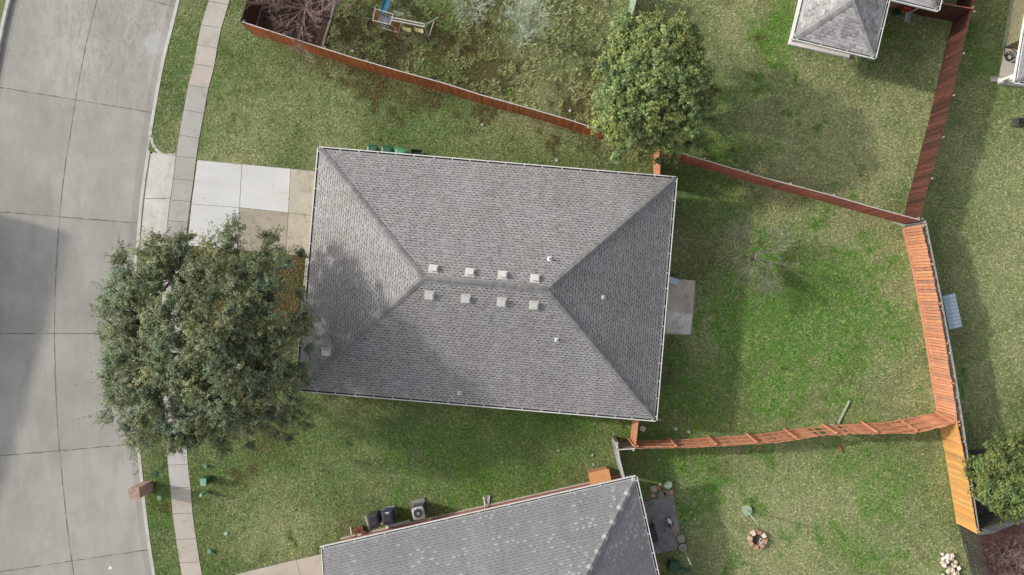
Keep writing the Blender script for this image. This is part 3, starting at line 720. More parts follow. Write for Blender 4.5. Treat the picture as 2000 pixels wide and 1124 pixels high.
mb = MB(); mb.face([Q2(.35, .43, EZ - .15), Q2(.35, W2 - .43, EZ - .15), Q2(.35, h2, z2 - .25)], (1, 1, 1), [(0, 0), (11.5, 0), (5.7, 3)]); mb.build('gable_wall', M['brickr'], nb_)
def downspout(parent, q, u, v, side=-1, outdir=None, wall=None):
    d = MB(); o_ = outdir
    t = q(u, v, 0) ; g = t + o_ * .06 + UPZ * (EZ - .14); w = t - o_ * .33
    d.tube([g, g - UPZ * .12, w + UPZ * (EZ - .45), w + UPZ * .25, w + o_ * .12 + UPZ * .1, w + o_ * .42 + UPZ * .06], .038, 4)
    return d.build('downspout', M['white'], parent), w
dsp, w = downspout(nb_, Q2, 8.35, 0, outdir=-n2)
dsp, w3 = downspout(nb_, Q2, .95, 0, outdir=-n2)
def splash(p, dirv, label, m='curb'):
    r_ = Vector((-dirv.y, dirv.x, 0)); mb = MB(); ax = (dirv, r_, UPZ)
    mb.box(p + UPZ * .02, (.55, .26, .04), ax, (.8, .8, .8)); mb.box(p + r_ * .125 + UPZ * .06, (.56, .03, .07), ax); mb.box(p - r_ * .125 + UPZ * .06, (.56, .03, .07), ax); mb.box(p - dirv * .27 + UPZ * .055, (.03, .25, .065), ax)
    tag(mb.build('splash_block', M[m], bevel=.005), label, 'splash block', 'splash blocks under downspouts')
splash(P(951.5, 977), Vector((.13, .99, 0)).normalized(), 'concrete splash block below the white downspout right of the air conditioner')

# ---- north-east house
c_ = P(1707, 110, EZ); b = P(1553, 73, EZ); b3_o = b.copy(); e3 = (c_ - b).normalized(); n3 = Vector((-e3.y, e3.x, 0)); L3 = (c_ - b).length
Q3 = lambda u, v, z: Vector((b3_o.x, b3_o.y, 0)) + e3 * u + n3 * v + UPZ * z
ne = thing('house', 'house with mottled light grey shingles and a covered porch at the top right', 'house', Q3(L3 / 2, 3, 0))
rm = MB(); h3 = L3 / 2; z3 = EZ + h3 * PT; D3 = 9.0
a3, b3, r3_, r4_, c3, d3 = Q3(0, 0, EZ), Q3(L3, 0, EZ), Q3(h3, h3, z3), Q3(h3, D3, z3), Q3(L3, D3, EZ), Q3(0, D3, EZ)
roofface(rm, [a3, b3, r3_], a3, b3); roofface(rm, [b3, c3, r4_, r3_], b3, c3); roofface(rm, [a3, r3_, r4_, d3], a3, d3)
k3 = P(1831, 17, EZ); kx = (k3 - Vector((b.x, b.y, EZ))); ku, kv = kx.dot(e3), kx.dot(n3)
m0, m1, m2, m3 = Q3(L3 + .05, kv, EZ - .003), Q3(ku, kv, EZ - .003), Q3(ku, kv + 10, EZ), Q3(L3 + .05, kv + 10, EZ)
mr1, mr2 = Q3(ku - 3.2, kv + 3.2, EZ + 1.6), Q3(ku - 3.2, kv + 8, EZ + 1.6); ml = Q3(L3 + .05, kv + 3.2, EZ + 1.6)
roofface(rm, [m0, m1, mr1, ml], m0, m1); roofface(rm, [m1, m2, mr2, mr1], m1, m2)
roof3 = rm.build('roof', M['shC'], ne)
dn3 = {'S': (-n3 - UPZ * PT).normalized(), 'E': (e3 - UPZ * PT).normalized(), 'W': (-e3 - UPZ * PT).normalized()}
cp = MB(); hipcap(cp, a3, r3_, 'S', 'W', dn3, w=.2); hipcap(cp, b3, r3_, 'S', 'E', dn3, w=.15); hipcap(cp, r3_, r4_, 'E', 'W', dn3)
cp.t = [tuple(x * 1.35 for x in t) for t in cp.t]; cp.build('ridge_cap', M['cap'], roof3)
cp = MB(); hipcap(cp, m1, mr1, 'S', 'E', dn3, w=.15); cp.build('ridge_cap', M['cap'], roof3)
gw, gd = MB(), MB(); gutter(gw, gd, a3, b3, -n3, hang=1.2); gutter(gw, gd, b3, Q3(L3, kv - .15, EZ), e3, hang=1.0); gutter(gw, gd, d3, a3, -e3, hang=1); gutter(gw, gd, m0 + e3 * .15, m1, -n3, hang=1.2); gutter(gw, gd, m1, m2, e3)
gut = gw.build('gutter', M['white'], ne); gd.build('gutter_floor', M['gut'], gut)
sa, sb = P(1541, 87, .1), P(1658, 113, .1); sv = sb - sa
mb = MB(); mb.slab([sa, sb, sb + n3 * 3.4, sa + n3 * 5.2], -.1, .1, (1.25, 1.15, 1.0)); mb.build('porch_slab', M['walk'], ne); NOGRASS.append([sa, sb, sb + n3 * 6, sa + n3 * 6])
mb = MB(); mb.slab([sa - n3 * .03, sb - n3 * .03, sb + n3 * .13, sa + n3 * .13], -.1, .2); 
mb.slab([sa - n3 * .03 - e3 * .03, sa + n3 * 5 - e3 * .03, sa + n3 * 5 + e3 * .1, sa + n3 * .13 + e3 * .1], -.1, .197)
mb.build('porch_step', M['white'], ne)
for s_ in (.035, .965):
    mb = MB(); p = sa + sv * s_ + n3 * .35; p.z = 0; ax = (e3, n3, UPZ)
    mb.box(p + UPZ * 1.3, (.16, .16, 2.3), ax); mb.box(p + UPZ * .22, (.26, .26, .25), ax); mb.box(p + UPZ * 2.36, (.26, .26, .12), ax); mb.build('porch_post', M['white'], ne)
mb = MB(); mb.box(sa + sv * .5 + n3 * .35 + UPZ * (2.36), (sv.length, .2, .22), (e3, n3, UPZ)); mb.box(sa + n3 * 2.6 + e3 * .15 + UPZ * 2.36, (.2, 4.4, .22), (e3, n3, UPZ)); mb.build('porch_beam', M['trim'], ne)
walls(ne, [Q3(L3 - .5, 1.0, 0), Q3(L3 - .5, kv + .75, 0), Q3(ku - .43, kv + .75, 0), Q3(ku - .43, kv + 9, 0), Q3(.9, kv + 9, 0), Q3(.9, 3.6, 0), Q3(1.6, 3.6, 0), Q3(1.6, 1.0, 0)], 0, EZ - .15, M['brickr'])
mb = MB(); mb.slab([Q3(.02, .02, 0), Q3(L3 - .02, .02, 0), Q3(L3 - .02, D3, 0), Q3(.02, D3, 0)], EZ - .15, EZ - .13); mb.slab([Q3(L3 + .0, kv + .02, 0), Q3(ku - .02, kv + .02, 0), Q3(ku - .02, kv + 9, 0), Q3(L3, kv + 9, 0)], EZ - .155, EZ - .135); mb.build('soffit', M['white'], ne)
pd = P(1771, 31, .06); gt_ = P(1803, 9, EZ - .14)
mb = MB(); mb.tube([gt_, gt_ - UPZ * .15, P(1800, 12, 1.95), P(1776, 26, .3), pd + Vector((.0, .05, 0)), pd + Vector((-.02, -.05, 0))], .045, 4); mb.build('downspout', M['white'], ne)
splash(P(1771.5, 34), Vector((-.2, -.98, 0)), 'concrete splash block at the foot of the downspout beside the red hose pile')

# ---- east house, only its corner in view
c_ = P(1986, 158, EZ); n4 = Vector((.17, .985, 0)).normalized(); e4 = Vector((n4.y, -n4.x, 0))
Q4 = lambda u, v, z: Vector((c_.x, c_.y, 0)) + e4 * u + n4 * v + UPZ * z
eh = thing('house', 'house corner with olive tan brick wall and white covered patio at the right edge', 'house', Q4(5, 5, 0))
rm = MB(); a4, b4, c4, d4 = Q4(0, 0, EZ), Q4(11, 0, EZ), Q4(11, 14, EZ), Q4(0, 14, EZ); q1, q2 = Q4(5.5, 5.5, EZ + 2.75), Q4(5.5, 8.5, EZ + 2.75)
roofface(rm, [a4, b4, q1], a4, b4); roofface(rm, [b4, c4, q2, q1], b4, c4); roofface(rm, [c4, d4, q2], d4, c4); roofface(rm, [d4, a4, q1, q2], a4, d4)
roof4 = rm.build('roof', M['shB'], eh)
dn4 = {'S': (-n4 - UPZ * PT).normalized(), 'W': (-e4 - UPZ * PT).normalized()}; cp = MB(); hipcap(cp, a4, q1, 'S', 'W', dn4); cp.build('ridge_cap', M['cap'], roof4)
gw, gd = MB(), MB(); gutter(gw, gd, a4, b4, -n4); gutter(gw, gd, d4, a4, -e4, hang=1.1); gut = gw.build('gutter', M['white'], eh); gd.build('gutter_floor', M['gut'], gut)
w0 = P(1961, 93); w0n = w0 + n4 * 11; v4 = (w0 - Vector((c_.x, c_.y, 0))).dot(n4); u4 = (w0 - Vector((c_.x, c_.y, 0))).dot(e4)
walls(eh, [Q4(u4, v4, 0), Q4(10.6, v4, 0), Q4(10.6, 13.6, 0), Q4(u4, 13.6, 0)], 0, EZ - .15, M['bricko'])
mb = MB(); mb.slab([Q4(.02, .02, 0), Q4(10.9, .02, 0), Q4(10.9, 13.9, 0), Q4(.02, 13.9, 0)], EZ - .15, EZ - .13); mb.build('soffit', M['white'], eh)
mb = MB(); mb.slab([Q4(u4 - .09, v4 - .03, 0), Q4(u4 + .2, v4 - .03, 0), Q4(u4 + .2, 13.65, 0), Q4(u4 - .09, 13.65, 0)], -.1, .09, (.62, .75, .6)); mb.build('foundation', M['walk'], eh)
s0 = P(1948, 166); mb = MB(); mb.slab([s0, s0 + Vector((4, -.35, 0)), s0 + Vector((4, 2.2, 0)), P(1961, 95)], -.1, .1, (1.18, 1.14, 1.08)); mb.build('patio_slab', M['walk'], eh); NOGRASS.append([s0, s0 + Vector((4, -.35, 0)), s0 + Vector((4, 6, 0)), P(1975, -40), P(1961, 95)])
mb = MB(); mb.tube([P(1953, 159, .1), P(1953, 159, .1) + UPZ * 2.3], .09, 4); mb.box(P(1953, 159, .1) + UPZ * .1, (.26, .26, .2)); mb.build('porch_post', M['white'], eh)
mb = MB(); mb.box(Q4(.35, .2, 2.35) + e4 * 4, (9, .2, .22), (e4, n4, UPZ)); mb.build('porch_beam', M['white'], eh)
mb = MB(); mb.box(Q4(u4 + .9, v4 - .025, 1.05), (.95, .05, 2.05), (e4, n4, UPZ)); mb.build('door', M['terracotta'], eh)
splash(P(1943, 155), Vector((-.98, -.1, 0)), 'concrete splash block beside the white patio corner at the right edge')
mb = MB(); h = P(1970, 111, .12)
for k in range(5): mb.ring((h.x + random.uniform(-.04, .04), h.y + random.uniform(-.04, .04)), .15 + .055 * (k % 3), .014, .12 + .03 * (k // 2), t=(1, 1, 1))
mb.tube([P(1965, 118, .12), P(1961, 108, .12), P(1962, 92, .14), P(1968, 78, .1), P(1977, 70, .1)], .015, 5); mb.tube([P(1964, 93, .14), P(1975, 95, .14), P(1984, 103, .14), P(1988, 112, .14)], .02, 5)
tag(mb.build('garden_hose', M['blkpl']), 'black garden hose coiled on the white patio slab at the right edge', 'hose')
mb = MB(); p = P(1981, 129, .1); d = Vector((.5, -.86, 0)); ax = (d, Vector((.86, .5, 0)), UPZ); mb.box(p + UPZ * .38, (.75, .22, .04), ax); mb.box(p + d * .3 + UPZ * .18, (.05, .2, .36), ax); mb.box(p - d * .3 + UPZ * .18, (.05, .2, .36), ax)
tag(mb.build('bench', M['metal']), 'small grey bench on the white patio beside the black hose', 'bench')
# dark base and ring on the far lawn
t = thing('umbrella_base', 'dark square base carrying a round ring on the lawn at the right edge', 'umbrella base', P(1986, 240))
p = P(1985, 240); mb = MB(); mb.box(p + UPZ * .09, (.62, .46, .16)); mb.build('base_box', M['olive'], t, bevel=.02)
mb = MB(); mb.ring((p.x + .12, p.y), .17, .05, .22); mb.build('ring', M['blkpl'], t, smooth=True)
mb = MB(); mb.cyl((p.x + .12, p.y), .04, .17, .5); mb.build('tube', M['blkpl'], t)

# ---- house across the street (out of frame; it throws the shadow on the road)
cc = Vector((-33.2, 5.15, 0)); e5 = Vector((-.966, .26, 0)).normalized(); n5 = Vector((-.26, -.966, 0)).normalized()
Q5 = lambda u, v, z: cc + e5 * u + n5 * v + UPZ * z
wh_ = thing('house', 'two-storey house across the street', 'house', Q5(6, 9, 0))
Z5 = 5.0; rm = MB(); a5, b5, c5, d5 = Q5(0, 0, Z5), Q5(12, 0, Z5), Q5(12, 19, Z5), Q5(0, 19, Z5); s1, s2 = Q5(6, 6, Z5 + 3), Q5(6, 13, Z5 + 3)
roofface(rm, [a5, b5, s1], a5, b5); roofface(rm, [b5, c5, s2, s1], b5, c5); roofface(rm, [c5, d5, s2], c5, d5); roofface(rm, [d5, a5, s1, s2], d5, a5); rm.build('roof', M['shB'], wh_)
mb = MB(); mb.slab([Q5(.02, .02, 0), Q5(11.9, .02, 0), Q5(11.9, 18.9, 0), Q5(.02, 18.9, 0)], Z5 - .15, Z5 - .1); mb.build('soffit', M['white'], wh_)
walls(wh_, [Q5(.4, .4, 0), Q5(.4, 18.6, 0), Q5(11.6, 18.6, 0), Q5(11.6, .4, 0)], -.1, Z5 - .15, M['brickr'])
for k in range(4):
    for z_ in (1.4, 3.9):
        mb = MB(); mb.box(Q5(.37, 3 + k * 4.2, z_), (.06, 1.3, 1.3), (e5, n5, UPZ)); fr = mb.build('window', M['white'], wh_)
        mb = MB(); mb.box(Q5(.34, 3 + k * 4.2, z_), (.02, 1.15, 1.15), (e5, n5, UPZ)); mb.build('pane', M['glass'], fr)

# ---------------------------------------------------------------- fences
def fence(name, label, tops, h, m, side=1, post=2.4, pm=None, pw=.14, gap=.006, thick=.019, cap=None, jitter=.02, tv=.12, metalpost=False, rails=3, zt=None, missing=(), lean=0, postw=.09, railm=None, toptint=1.25, start=0, bottom=.03, kick=False, shear=None):
    zt = zt or h; pts = [P(x, y, zt) for x, y in tops]; pts = [Vector((p.x, p.y, 0)) for p in pts]
    seg = [(pts[i + 1] - pts[i]).length for i in range(len(pts) - 1)]; tot = sum(seg)
    def at(s):
        s = max(0, min(tot - 1e-6, s))
        for i, L in enumerate(seg):
            if s <= L or i == len(seg) - 1:
                d = (pts[i + 1] - pts[i]).normalized(); return pts[i] + d * s, d
            s -= L
    root = thing(name, label, 'fence', (pts[0] + pts[-1]) / 2)
    mb = MB(); s = start; k = 0
    while s < tot - .02:
        p, d = at(s + pw / 2); q = Vector((-d.y, d.x, 0)) * side
        v = random.uniform(1 - tv, 1 + tv); tq = (v, v * random.uniform(.95, 1.03), v * random.uniform(.92, 1.05)); hh = h + random.uniform(-jitter, jitter)
        if random.random() < .14: tq = (v * .80, v * .86, v * .98)
        f = s / tot
        if not any(a_ <= f <= b_ and random.random() < .4 for a_, b_ in missing):
            ln = q * lean * random.uniform(.7, 1.3) * (1 if lean else 0); off_ = q * random.uniform(-.004, .004)
            Z = (UPZ * hh + ln).normalized()
            d2 = d.copy(); d2 = (d2 + UPZ * random.uniform(-1, 1) * jitter * .3).normalized()
            mb.box(p + off_ + ln / 2 + UPZ * (hh / 2 + bottom), (pw, thick, hh - bottom), (d2, d2.cross(Z) * -1, Z), tq, tuple(x * toptint for x in tq))
        s += pw + gap + (random.uniform(0, jitter) * .5)
    mb.build('board_panel', m, root)
    mr = MB()
    for z in ([.25, .9, 1.55] if rails == 3 else [.35, 1.45])[:rails]:
        s = 0
        while s < tot - .05:
            L = min(post, tot - s); p, d = at(s + L / 2); a_, _ = at(s); b_, _ = at(s + L); d = (b_ - a_).normalized(); q = Vector((-d.y, d.x, 0)) * side
            mr.box((a_ + b_) / 2 + q * .034 + UPZ * min(z, h - .1), (L - .004, .04, .09), (d, Vector((-d.y, d.x, 0)), UPZ)); s += L
    mr.build('rail', railm or pm or m, root)
    k = int(tot / post) + 1
    for i in range(k + 1):
        p, d = at(tot * i / k); q = Vector((-d.y, d.x, 0)) * side; c = p + q * .10; po = MB()
        if i in (0, k): c += d * (.08 if i == 0 else -.08)
        if metalpost: po.cyl(c, .032, 0, h + .05, 10); po.tube([(c.x, c.y, h + .04), (c.x, c.y, h + .10)], [.045, .02], 10, (1.3, 1.3, 1.3))
        else: po.box(c + UPZ * (h / 2), (postw, postw, h), (d, Vector((-d.y, d.x, 0)), UPZ), top=(1.3, 1.3, 1.3))
        po.build('post', M['metal'] if metalpost else (pm or m), root)
    if kick:
        mk = MB()
        for i in range(len(pts) - 1):
            a_, b_ = pts[i], pts[i + 1]; d = (b_ - a_).normalized(); mk.box((a_ + b_) / 2 - Vector((-d.y, d.x, 0)) * side * .03 + UPZ * .09, ((b_ - a_).length - .01, .035, .17), (d, Vector((-d.y, d.x, 0)), UPZ))
        mk.build('kick_board', m, root)
    if cap:
        mc = MB()
        for i in range(len(pts) - 1):
            a_, b_ = pts[i], pts[i + 1]; d = (b_ - a_).normalized(); mc.box((a_ + b_) / 2 + Vector((-d.y, d.x, 0)) * side * .02 + UPZ * (h + jitter + .012), ((b_ - a_).length, cap[0], .022), (d, Vector((-d.y, d.x, 0)), UPZ))
        mc.build('cap_board', cap[1], root)
    if shear:
        for ch in [o for o in bpy.data.objects if o.parent == root]:
            for v in ch.data.vertices:
                k_ = v.co.z / h - 1; px_ = (v.co.x + root.location.x) * 36 + 1000; v.co.y -= np.interp(px_, [1240, 1420, 1600, 1760, 1800, 1868], shear) * k_
    return root
fence('wooden_fence', 'dark brown stained fence run meeting the orange fence at the top left corner', [(471, 44), (478, 20), (486, -5), (500, -60)], 1.8, M['dark'], side=1, cap=(.04, M['black']), metalpost=True)
fence('wooden_fence', 'orange-brown board fence running diagonally from the top left corner to the bushy tree', [(473, 44), (607, 88), (693, 115), (776, 139), (864, 163), (950, 190), (1027, 211), (1110, 235), (1180, 258), (1285, 288)], 1.8, M['stain'], side=1, tv=.22, gap=.016, cap=(.045, M['curb']), metalpost=True, post=2.35)
fence('wooden_fence', 'pale weathered fence dropping from the top edge into the bushy tree', [(1246, -40), (1243, 0), (1225, 64), (1205, 150), (1183, 255)], 1.8, M['palegreen'], side=-1, tv=.2, jitter=.03)
fence('wooden_fence', 'red-stained board fence between the bushy tree and the fence corner at right', [(1292, 288), (1325, 299), (1498, 350), (1617, 381), (1700, 405), (1796, 431)], 1.8, M['redst'], side=1, tv=.18, gap=.012, cap=(.04, M['curb']), metalpost=True)
fence('wooden_fence', 'short reddish fence stub between the house corner and the bushy tree', [(1288, 290), (1290, 351)], 1.8, M['cedar'], side=1, tv=.08)
fence('wooden_fence', 'long dark brown fence along the east side of the top right yard', [(1912, -60), (1905, 0), (1889, 57), (1871, 135), (1852, 216), (1825, 318), (1808, 379), (1797, 430)], 1.75, M['dark'], side=1, tv=.5, metalpost=True, jitter=.03, toptint=2.0)
fence('wooden_fence', 'short dark fence across the top of the top right yard behind the house', [(1780, -10), (1832, 7), (1902, 19)], 1.75, M['dark'], side=1, metalpost=True, cap=(.05, M['terracotta']))
fence('wooden_fence', 'bright orange new cedar fence along the east side of the back yard', [(1799, 440), (1819, 523), (1833, 596), (1845, 662), (1855, 727), (1866, 793), (1870, 828)], 1.8, M['cedar'], side=1, tv=.16, jitter=.035, gap=.014, kick=True)
fence('wooden_fence', 'grey weathered fence standing just behind the orange and yellow fences', [(1808, 431), (1824, 510), (1842, 600), (1864, 720), (1883, 840), (1899, 950), (1912, 1036)], 1.8, M['grey'], side=-1, tv=.3, cap=(.045, M['grey']), metalpost=True)
fence('wooden_fence', 'yellow fresh pine fence at the lower right beside the leafy tree', [(1870, 829), (1882, 887), (1893, 951), (1908, 1042)], 1.8, M['yellow'], side=1, tv=.16, gap=.003)
fence('wooden_fence', 'weathered orange fence with exposed posts and loose boards between the two back yards', [(1242, 876), (1345, 875), (1431, 870), (1517, 865), (1600, 852), (1675, 848), (1735, 847), (1789, 846), (1868, 827)], 1.75, M['cedar'], side=1, tv=.3, jitter=.06, missing=((.55, .68),), rails=3, post=2.3, railm=M['cedar'], gap=.01, postw=.09, shear=[.02, .12, .14, .30, .34, .10])
fence('wooden_fence', 'short orange fence run between the house corner and the weathered gate', [(1249, 815), (1246, 830), (1241, 874)], 1.75, M['cedar'], side=-1, tv=.08)
fence('wooden_gate', 'weathered striped wooden gate panel beside the short orange fence', [(1203, 878), (1240, 876)], 1.7, M['grey'], side=-1, tv=.35, pw=.16, gap=.02, rails=2, cap=(.04, M['white']))['category'] = 'gate'
fence('wooden_fence', 'thin whitish weathered fence run down to the speckled roof of the brick house', [(1203, 864), (1209, 900), (1219, 938)], 1.7, M['grey'], side=1, tv=.3, cap=(.10, M['curb']))
fence('picket_fence', 'dark open slat fence beside the reddish bed at the bottom right', [(1911, 1047), (1930, 1115), (1950, 1190)], 1.8, M['black'], side=1, pw=.08, gap=.08, tv=.3, rails=2, jitter=.005, post=2.0, postw=.06)
fence('picket_fence', 'dark slat fence in the shade below the leafy tree at the right edge', [(1916, 1036), (1960, 1022), (2060, 992)], 1.8, M['black'], side=-1, pw=.08, gap=.08, tv=.3, rails=2, jitter=.005, post=2.0, postw=.06)

# ---------------------------------------------------------------- trees
def leaves(C, Dv, n, size, seed, spread=.07):
    pass
def leafy(name, label, base, crown, rad, ncl, leaf, ntw, nlf, m, seed, flat=.75, rc=(.5, .95), ragged=.35, trunk_r=.22, lowcut=-.35, twig=.9, lean=None):
    r = np.random.default_rng(seed); root = thing(name, label, 'tree', base)
    base = np.array(base); cr = np.array(crown); R = np.array(rad)
    # clump centres through the crown volume, most of them near its surface
    D = r.normal(size=(ncl * 4, 3)); D /= np.linalg.norm(D, axis=1)[:, None]; D = D[D[:, 2] > lowcut][:ncl // 2]
    q_ = np.sqrt(r.uniform(0, 1, ncl - len(D))) * .93; a_ = r.uniform(0, 2 * math.pi, len(q_))
    D = np.concatenate([D, np.stack([q_ * np.cos(a_), q_ * np.sin(a_), np.sqrt(1 - q_ ** 2)], 1)]); ncl = len(D)
    lob = 1 + ragged * (np.sin(D[:, 0] * 4.1 + seed) * np.cos(D[:, 1] * 3.7 + seed * 2) + .4 * np.sin(D[:, 2] * 6 + D[:, 0] * 5)) * .8
    rr = np.concatenate([r.uniform(.45, 1.0, ncl // 2) ** .55, r.uniform(.70, 1.04, ncl - ncl // 2)]) * lob
    Cc = cr + D * R * rr[:, None]
    rcl = r.uniform(rc[0], rc[1], ncl)
    mb = MB(); topz = cr[2] - R[2] * .35
    tp = Vector((base[0] * .8 + cr[0] * .2, base[1] * .8 + cr[1] * .2, base[2] + (topz - base[2]) * .6))
    mb.tube([Vector(base), Vector(base) * .5 + tp * .5 + Vector((.05, .04, 0)), tp], [trunk_r * 1.35, trunk_r, trunk_r * .85], 10)
    limbs = []
    for k in range(10):
        a = k * 2 * math.pi / 10 + r.uniform(-.25, .25); up = r.uniform(.1, .8)
        end = Vector(cr) + Vector((math.cos(a) * R[0] * .6, math.sin(a) * R[1] * .6, R[2] * (up - .4)))
        mid = tp.lerp(end, .5) + Vector((r.uniform(-.2, .2), r.uniform(-.2, .2), .25)); mb.tube([tp, mid, end], [trunk_r * .5, trunk_r * .32, trunk_r * .12], 7); limbs.append([tp.lerp(mid, .6), mid, mid.lerp(end, .5), end])
    LP_ = [q for l in limbs for q in l]; LA = np.array([tuple(q) for q in LP_])
    for c in Cc:
        i = int(np.argmin(((LA - c) ** 2).sum(1))); q = LP_[i]; c_ = Vector(c); mm = q.lerp(c_, .5) + Vector((r.uniform(-.12, .12), r.uniform(-.12, .12), r.uniform(-.05, .15)))
        mb.tube([q, mm, c_], [trunk_r * .14, trunk_r * .09, trunk_r * .03], 4, cap=False)
    # twigs
    T0 = np.repeat(Cc, ntw, 0); Dr = np.repeat(D, ntw, 0); Rl = np.repeat(rcl, ntw)
    tv = r.normal(size=T0.shape); tv /= np.linalg.norm(tv, axis=1)[:, None]
    td = tv + Dr * .9 + np.array([0, 0, .35]); td /= np.linalg.norm(td, axis=1)[:, None]
    T1 = T0 + td * (Rl * np.where(r.random(len(T0)) < .12, r.uniform(1.2, 1.75, len(T0)), r.uniform(.45, 1.15, len(T0))))[:, None] * np.array([1, 1, flat])
    sel = r.random(len(T0)) < .35
    mid = (T0 + T1) / 2
    for p0, p1 in zip(T0[sel], T1[sel]):
        mb.tube([Vector(p0), Vector(p1)], [.012, .004], 3, cap=False)
    mb.build('trunk', M['bark'], root)
    s = r.uniform(.25, 1.0, (len(T0), nlf)) ** .8
    Pp = T0[:, None, :] + (T1 - T0)[:, None, :] * s[..., None] + r.normal(size=(len(T0), nlf, 3)) * .055 * twig
    Pp = Pp.reshape(-1, 3); n = len(Pp)
    ct = np.repeat(r.uniform(.68, 1.32, ncl), ntw * nlf); hue = np.repeat(r.uniform(-.13, .13, ncl), ntw * nlf)
    nd = r.normal(size=(n, 3)) * .5 + np.array([0, 0, .35]) + np.repeat(td, nlf, 0) * 1.3; nd /= np.linalg.norm(nd, axis=1)[:, None]
    ax = np.repeat(td, nlf, 0) + r.normal(size=(n, 3)) * .7; ax -= nd * (ax * nd).sum(1)[:, None]; ax /= np.linalg.norm(ax, axis=1)[:, None]
    bx = np.cross(nd, ax); L = (leaf * r.uniform(.7, 1.4, n))[:, None]
    V = np.stack([Pp - ax * L * .5, Pp + bx * L * .26 + nd * L * .05, Pp + ax * L * .5, Pp - bx * L * .26 + nd * L * .05], 1).reshape(-1, 3)
    F = np.arange(n * 4).reshape(-1, 4)
    tn = np.stack([ct * (1 + hue), ct, ct * (1 - hue)], 1); tn *= r.uniform(.8, 1.2, n)[:, None]
    raw('crown', V, F, m, np.repeat(tn, 4, 0), root, origin=tuple(root.location))
    return root
big = leafy('oak_tree', 'big dark grey-green evergreen oak overhanging the sidewalk, street and the front of the house', P(440, 700), P(410, 668, 5.3), (5.2, 5.45, 3.1), 560, .086, 17, 32, M['leafoak'], 11, rc=(.34, .92), ragged=.13, trunk_r=.28, lowcut=-.25)
leafy('leafy_tree', 'dense bright green bushy tree standing at the junction of three fences above the house', P(1262, 205), P(1272, 168, 3.8), (2.95, 3.65, 2.3), 360, .11, 15, 26, M['leafgreen'], 23, rc=(.34, .68), ragged=.14, trunk_r=.2, lowcut=-.3)
leafy('leafy_tree', 'round glossy green tree behind the yellow fence at the right edge', P(1966, 925), P(1974, 930, 2.5), (1.85, 2.0, 1.5), 190, .12, 15, 24, M['leafglossy'], 37, rc=(.3, .55), ragged=.1, trunk_r=.12, lowcut=-.3)

def bare(name, label, base, height, spread, m, seed, depth=5, n0_=6, rad=.05, twist=.35, up=.8, sub=4, toph=None, cat='tree', minr=.004):
    r = random.Random(seed); root = thing(name, label, cat, base); mb = MB(); base = Vector(base); st = []
    def br(p, d, L, rd, dep):
        k = 3; pts = [p]; dd = d.copy(); q = p.copy()
        for i in range(k):
            dd = (dd + Vector((r.uniform(-1, 1), r.uniform(-1, 1), r.uniform(-.6, .9))) * .2).normalized(); q = q + dd * (L / k); pts.append(q.copy())
        rr = [max(minr, rd * (1 - .45 * i / k)) for i in range(k + 1)]; mb.tube(pts, rr, 5 if dep > 2 else 3, (r.uniform(.85, 1.15),) * 3, cap=False)
        if dep <= 0: return
        for i in range(sub if dep > 1 else sub - 1):
            s = r.choice(pts[1:]) if i else pts[-1]; a = Vector((r.uniform(-1, 1), r.uniform(-1, 1), r.uniform(-.45, .65)))
            nd = (dd + a * (twist + .35)).normalized(); br(s, nd, L * r.uniform(.5, .8), rd * .55, dep - 1)
    st0 = base + UPZ * height * (.28 if cat == 'tree' else .06); tk = MB(); tk.tube([base, (base + st0) / 2 + Vector((.03, .02, 0)), st0], [rad * 1.6, rad * 1.3, rad * 1.1], 8); 
    for i in range(n0_):
        a = i * 2 * math.pi / n0_ + r.uniform(-.4, .4); d = Vector((math.cos(a) * spread, math.sin(a) * spread, height * up)).normalized()
        br(st0, d, height * .36 * r.uniform(.8, 1.15), rad * .75, depth - 1)
    tk.build('trunk', m, root); mb.build('branches', m, root); return root
bare('bare_tree', 'thin leafless grey-green tree with a pale trunk in the back yard', P(1462, 505), 3.1, 2.6, M['baregrey'], 3, depth=4, n0_=11, rad=.05, sub=4, up=.4, minr=.009)
bare('bare_tree', 'dense leafless pinkish-brown crape myrtle in the fenced mulch corner at the top', P(608, 30), 3.8, 3.2, M['barepink'], 5, depth=5, n0_=11, rad=.06, sub=4, up=.5, minr=.006)
bare('bare_tree', 'small fuzzy pale green twiggy tree in the weedy yard', P(1027, 74), 3.2, 1.2, M['baregreen'], 8, depth=5, n0_=9, rad=.045, sub=4, up=.8, minr=.008)
bare('bare_shrub', 'pale straw-green twiggy shrub at the top edge of the weedy yard', P(925, 18), 1.6, 2.0, M['baregreen'], 9, depth=5, n0_=9, rad=.035, sub=4, up=.5, cat='shrub', minr=.007)
bare('bare_shrub', 'low leafless reddish shrub beside the dark slat fence at the bottom right', P(1955, 1085), 1.3, 2.6, M['barepink'], 14, depth=4, n0_=10, rad=.03, sub=4, up=.25, cat='shrub', minr=.006)
bare('bare_shrub', 'leafless reddish shrub with long pale branches at the bottom right corner', P(1990, 1105), 2.2, 2.3, M['barepink'], 12, depth=5, n0_=12, rad=.04, sub=4, up=.4, cat='shrub', minr=.006)

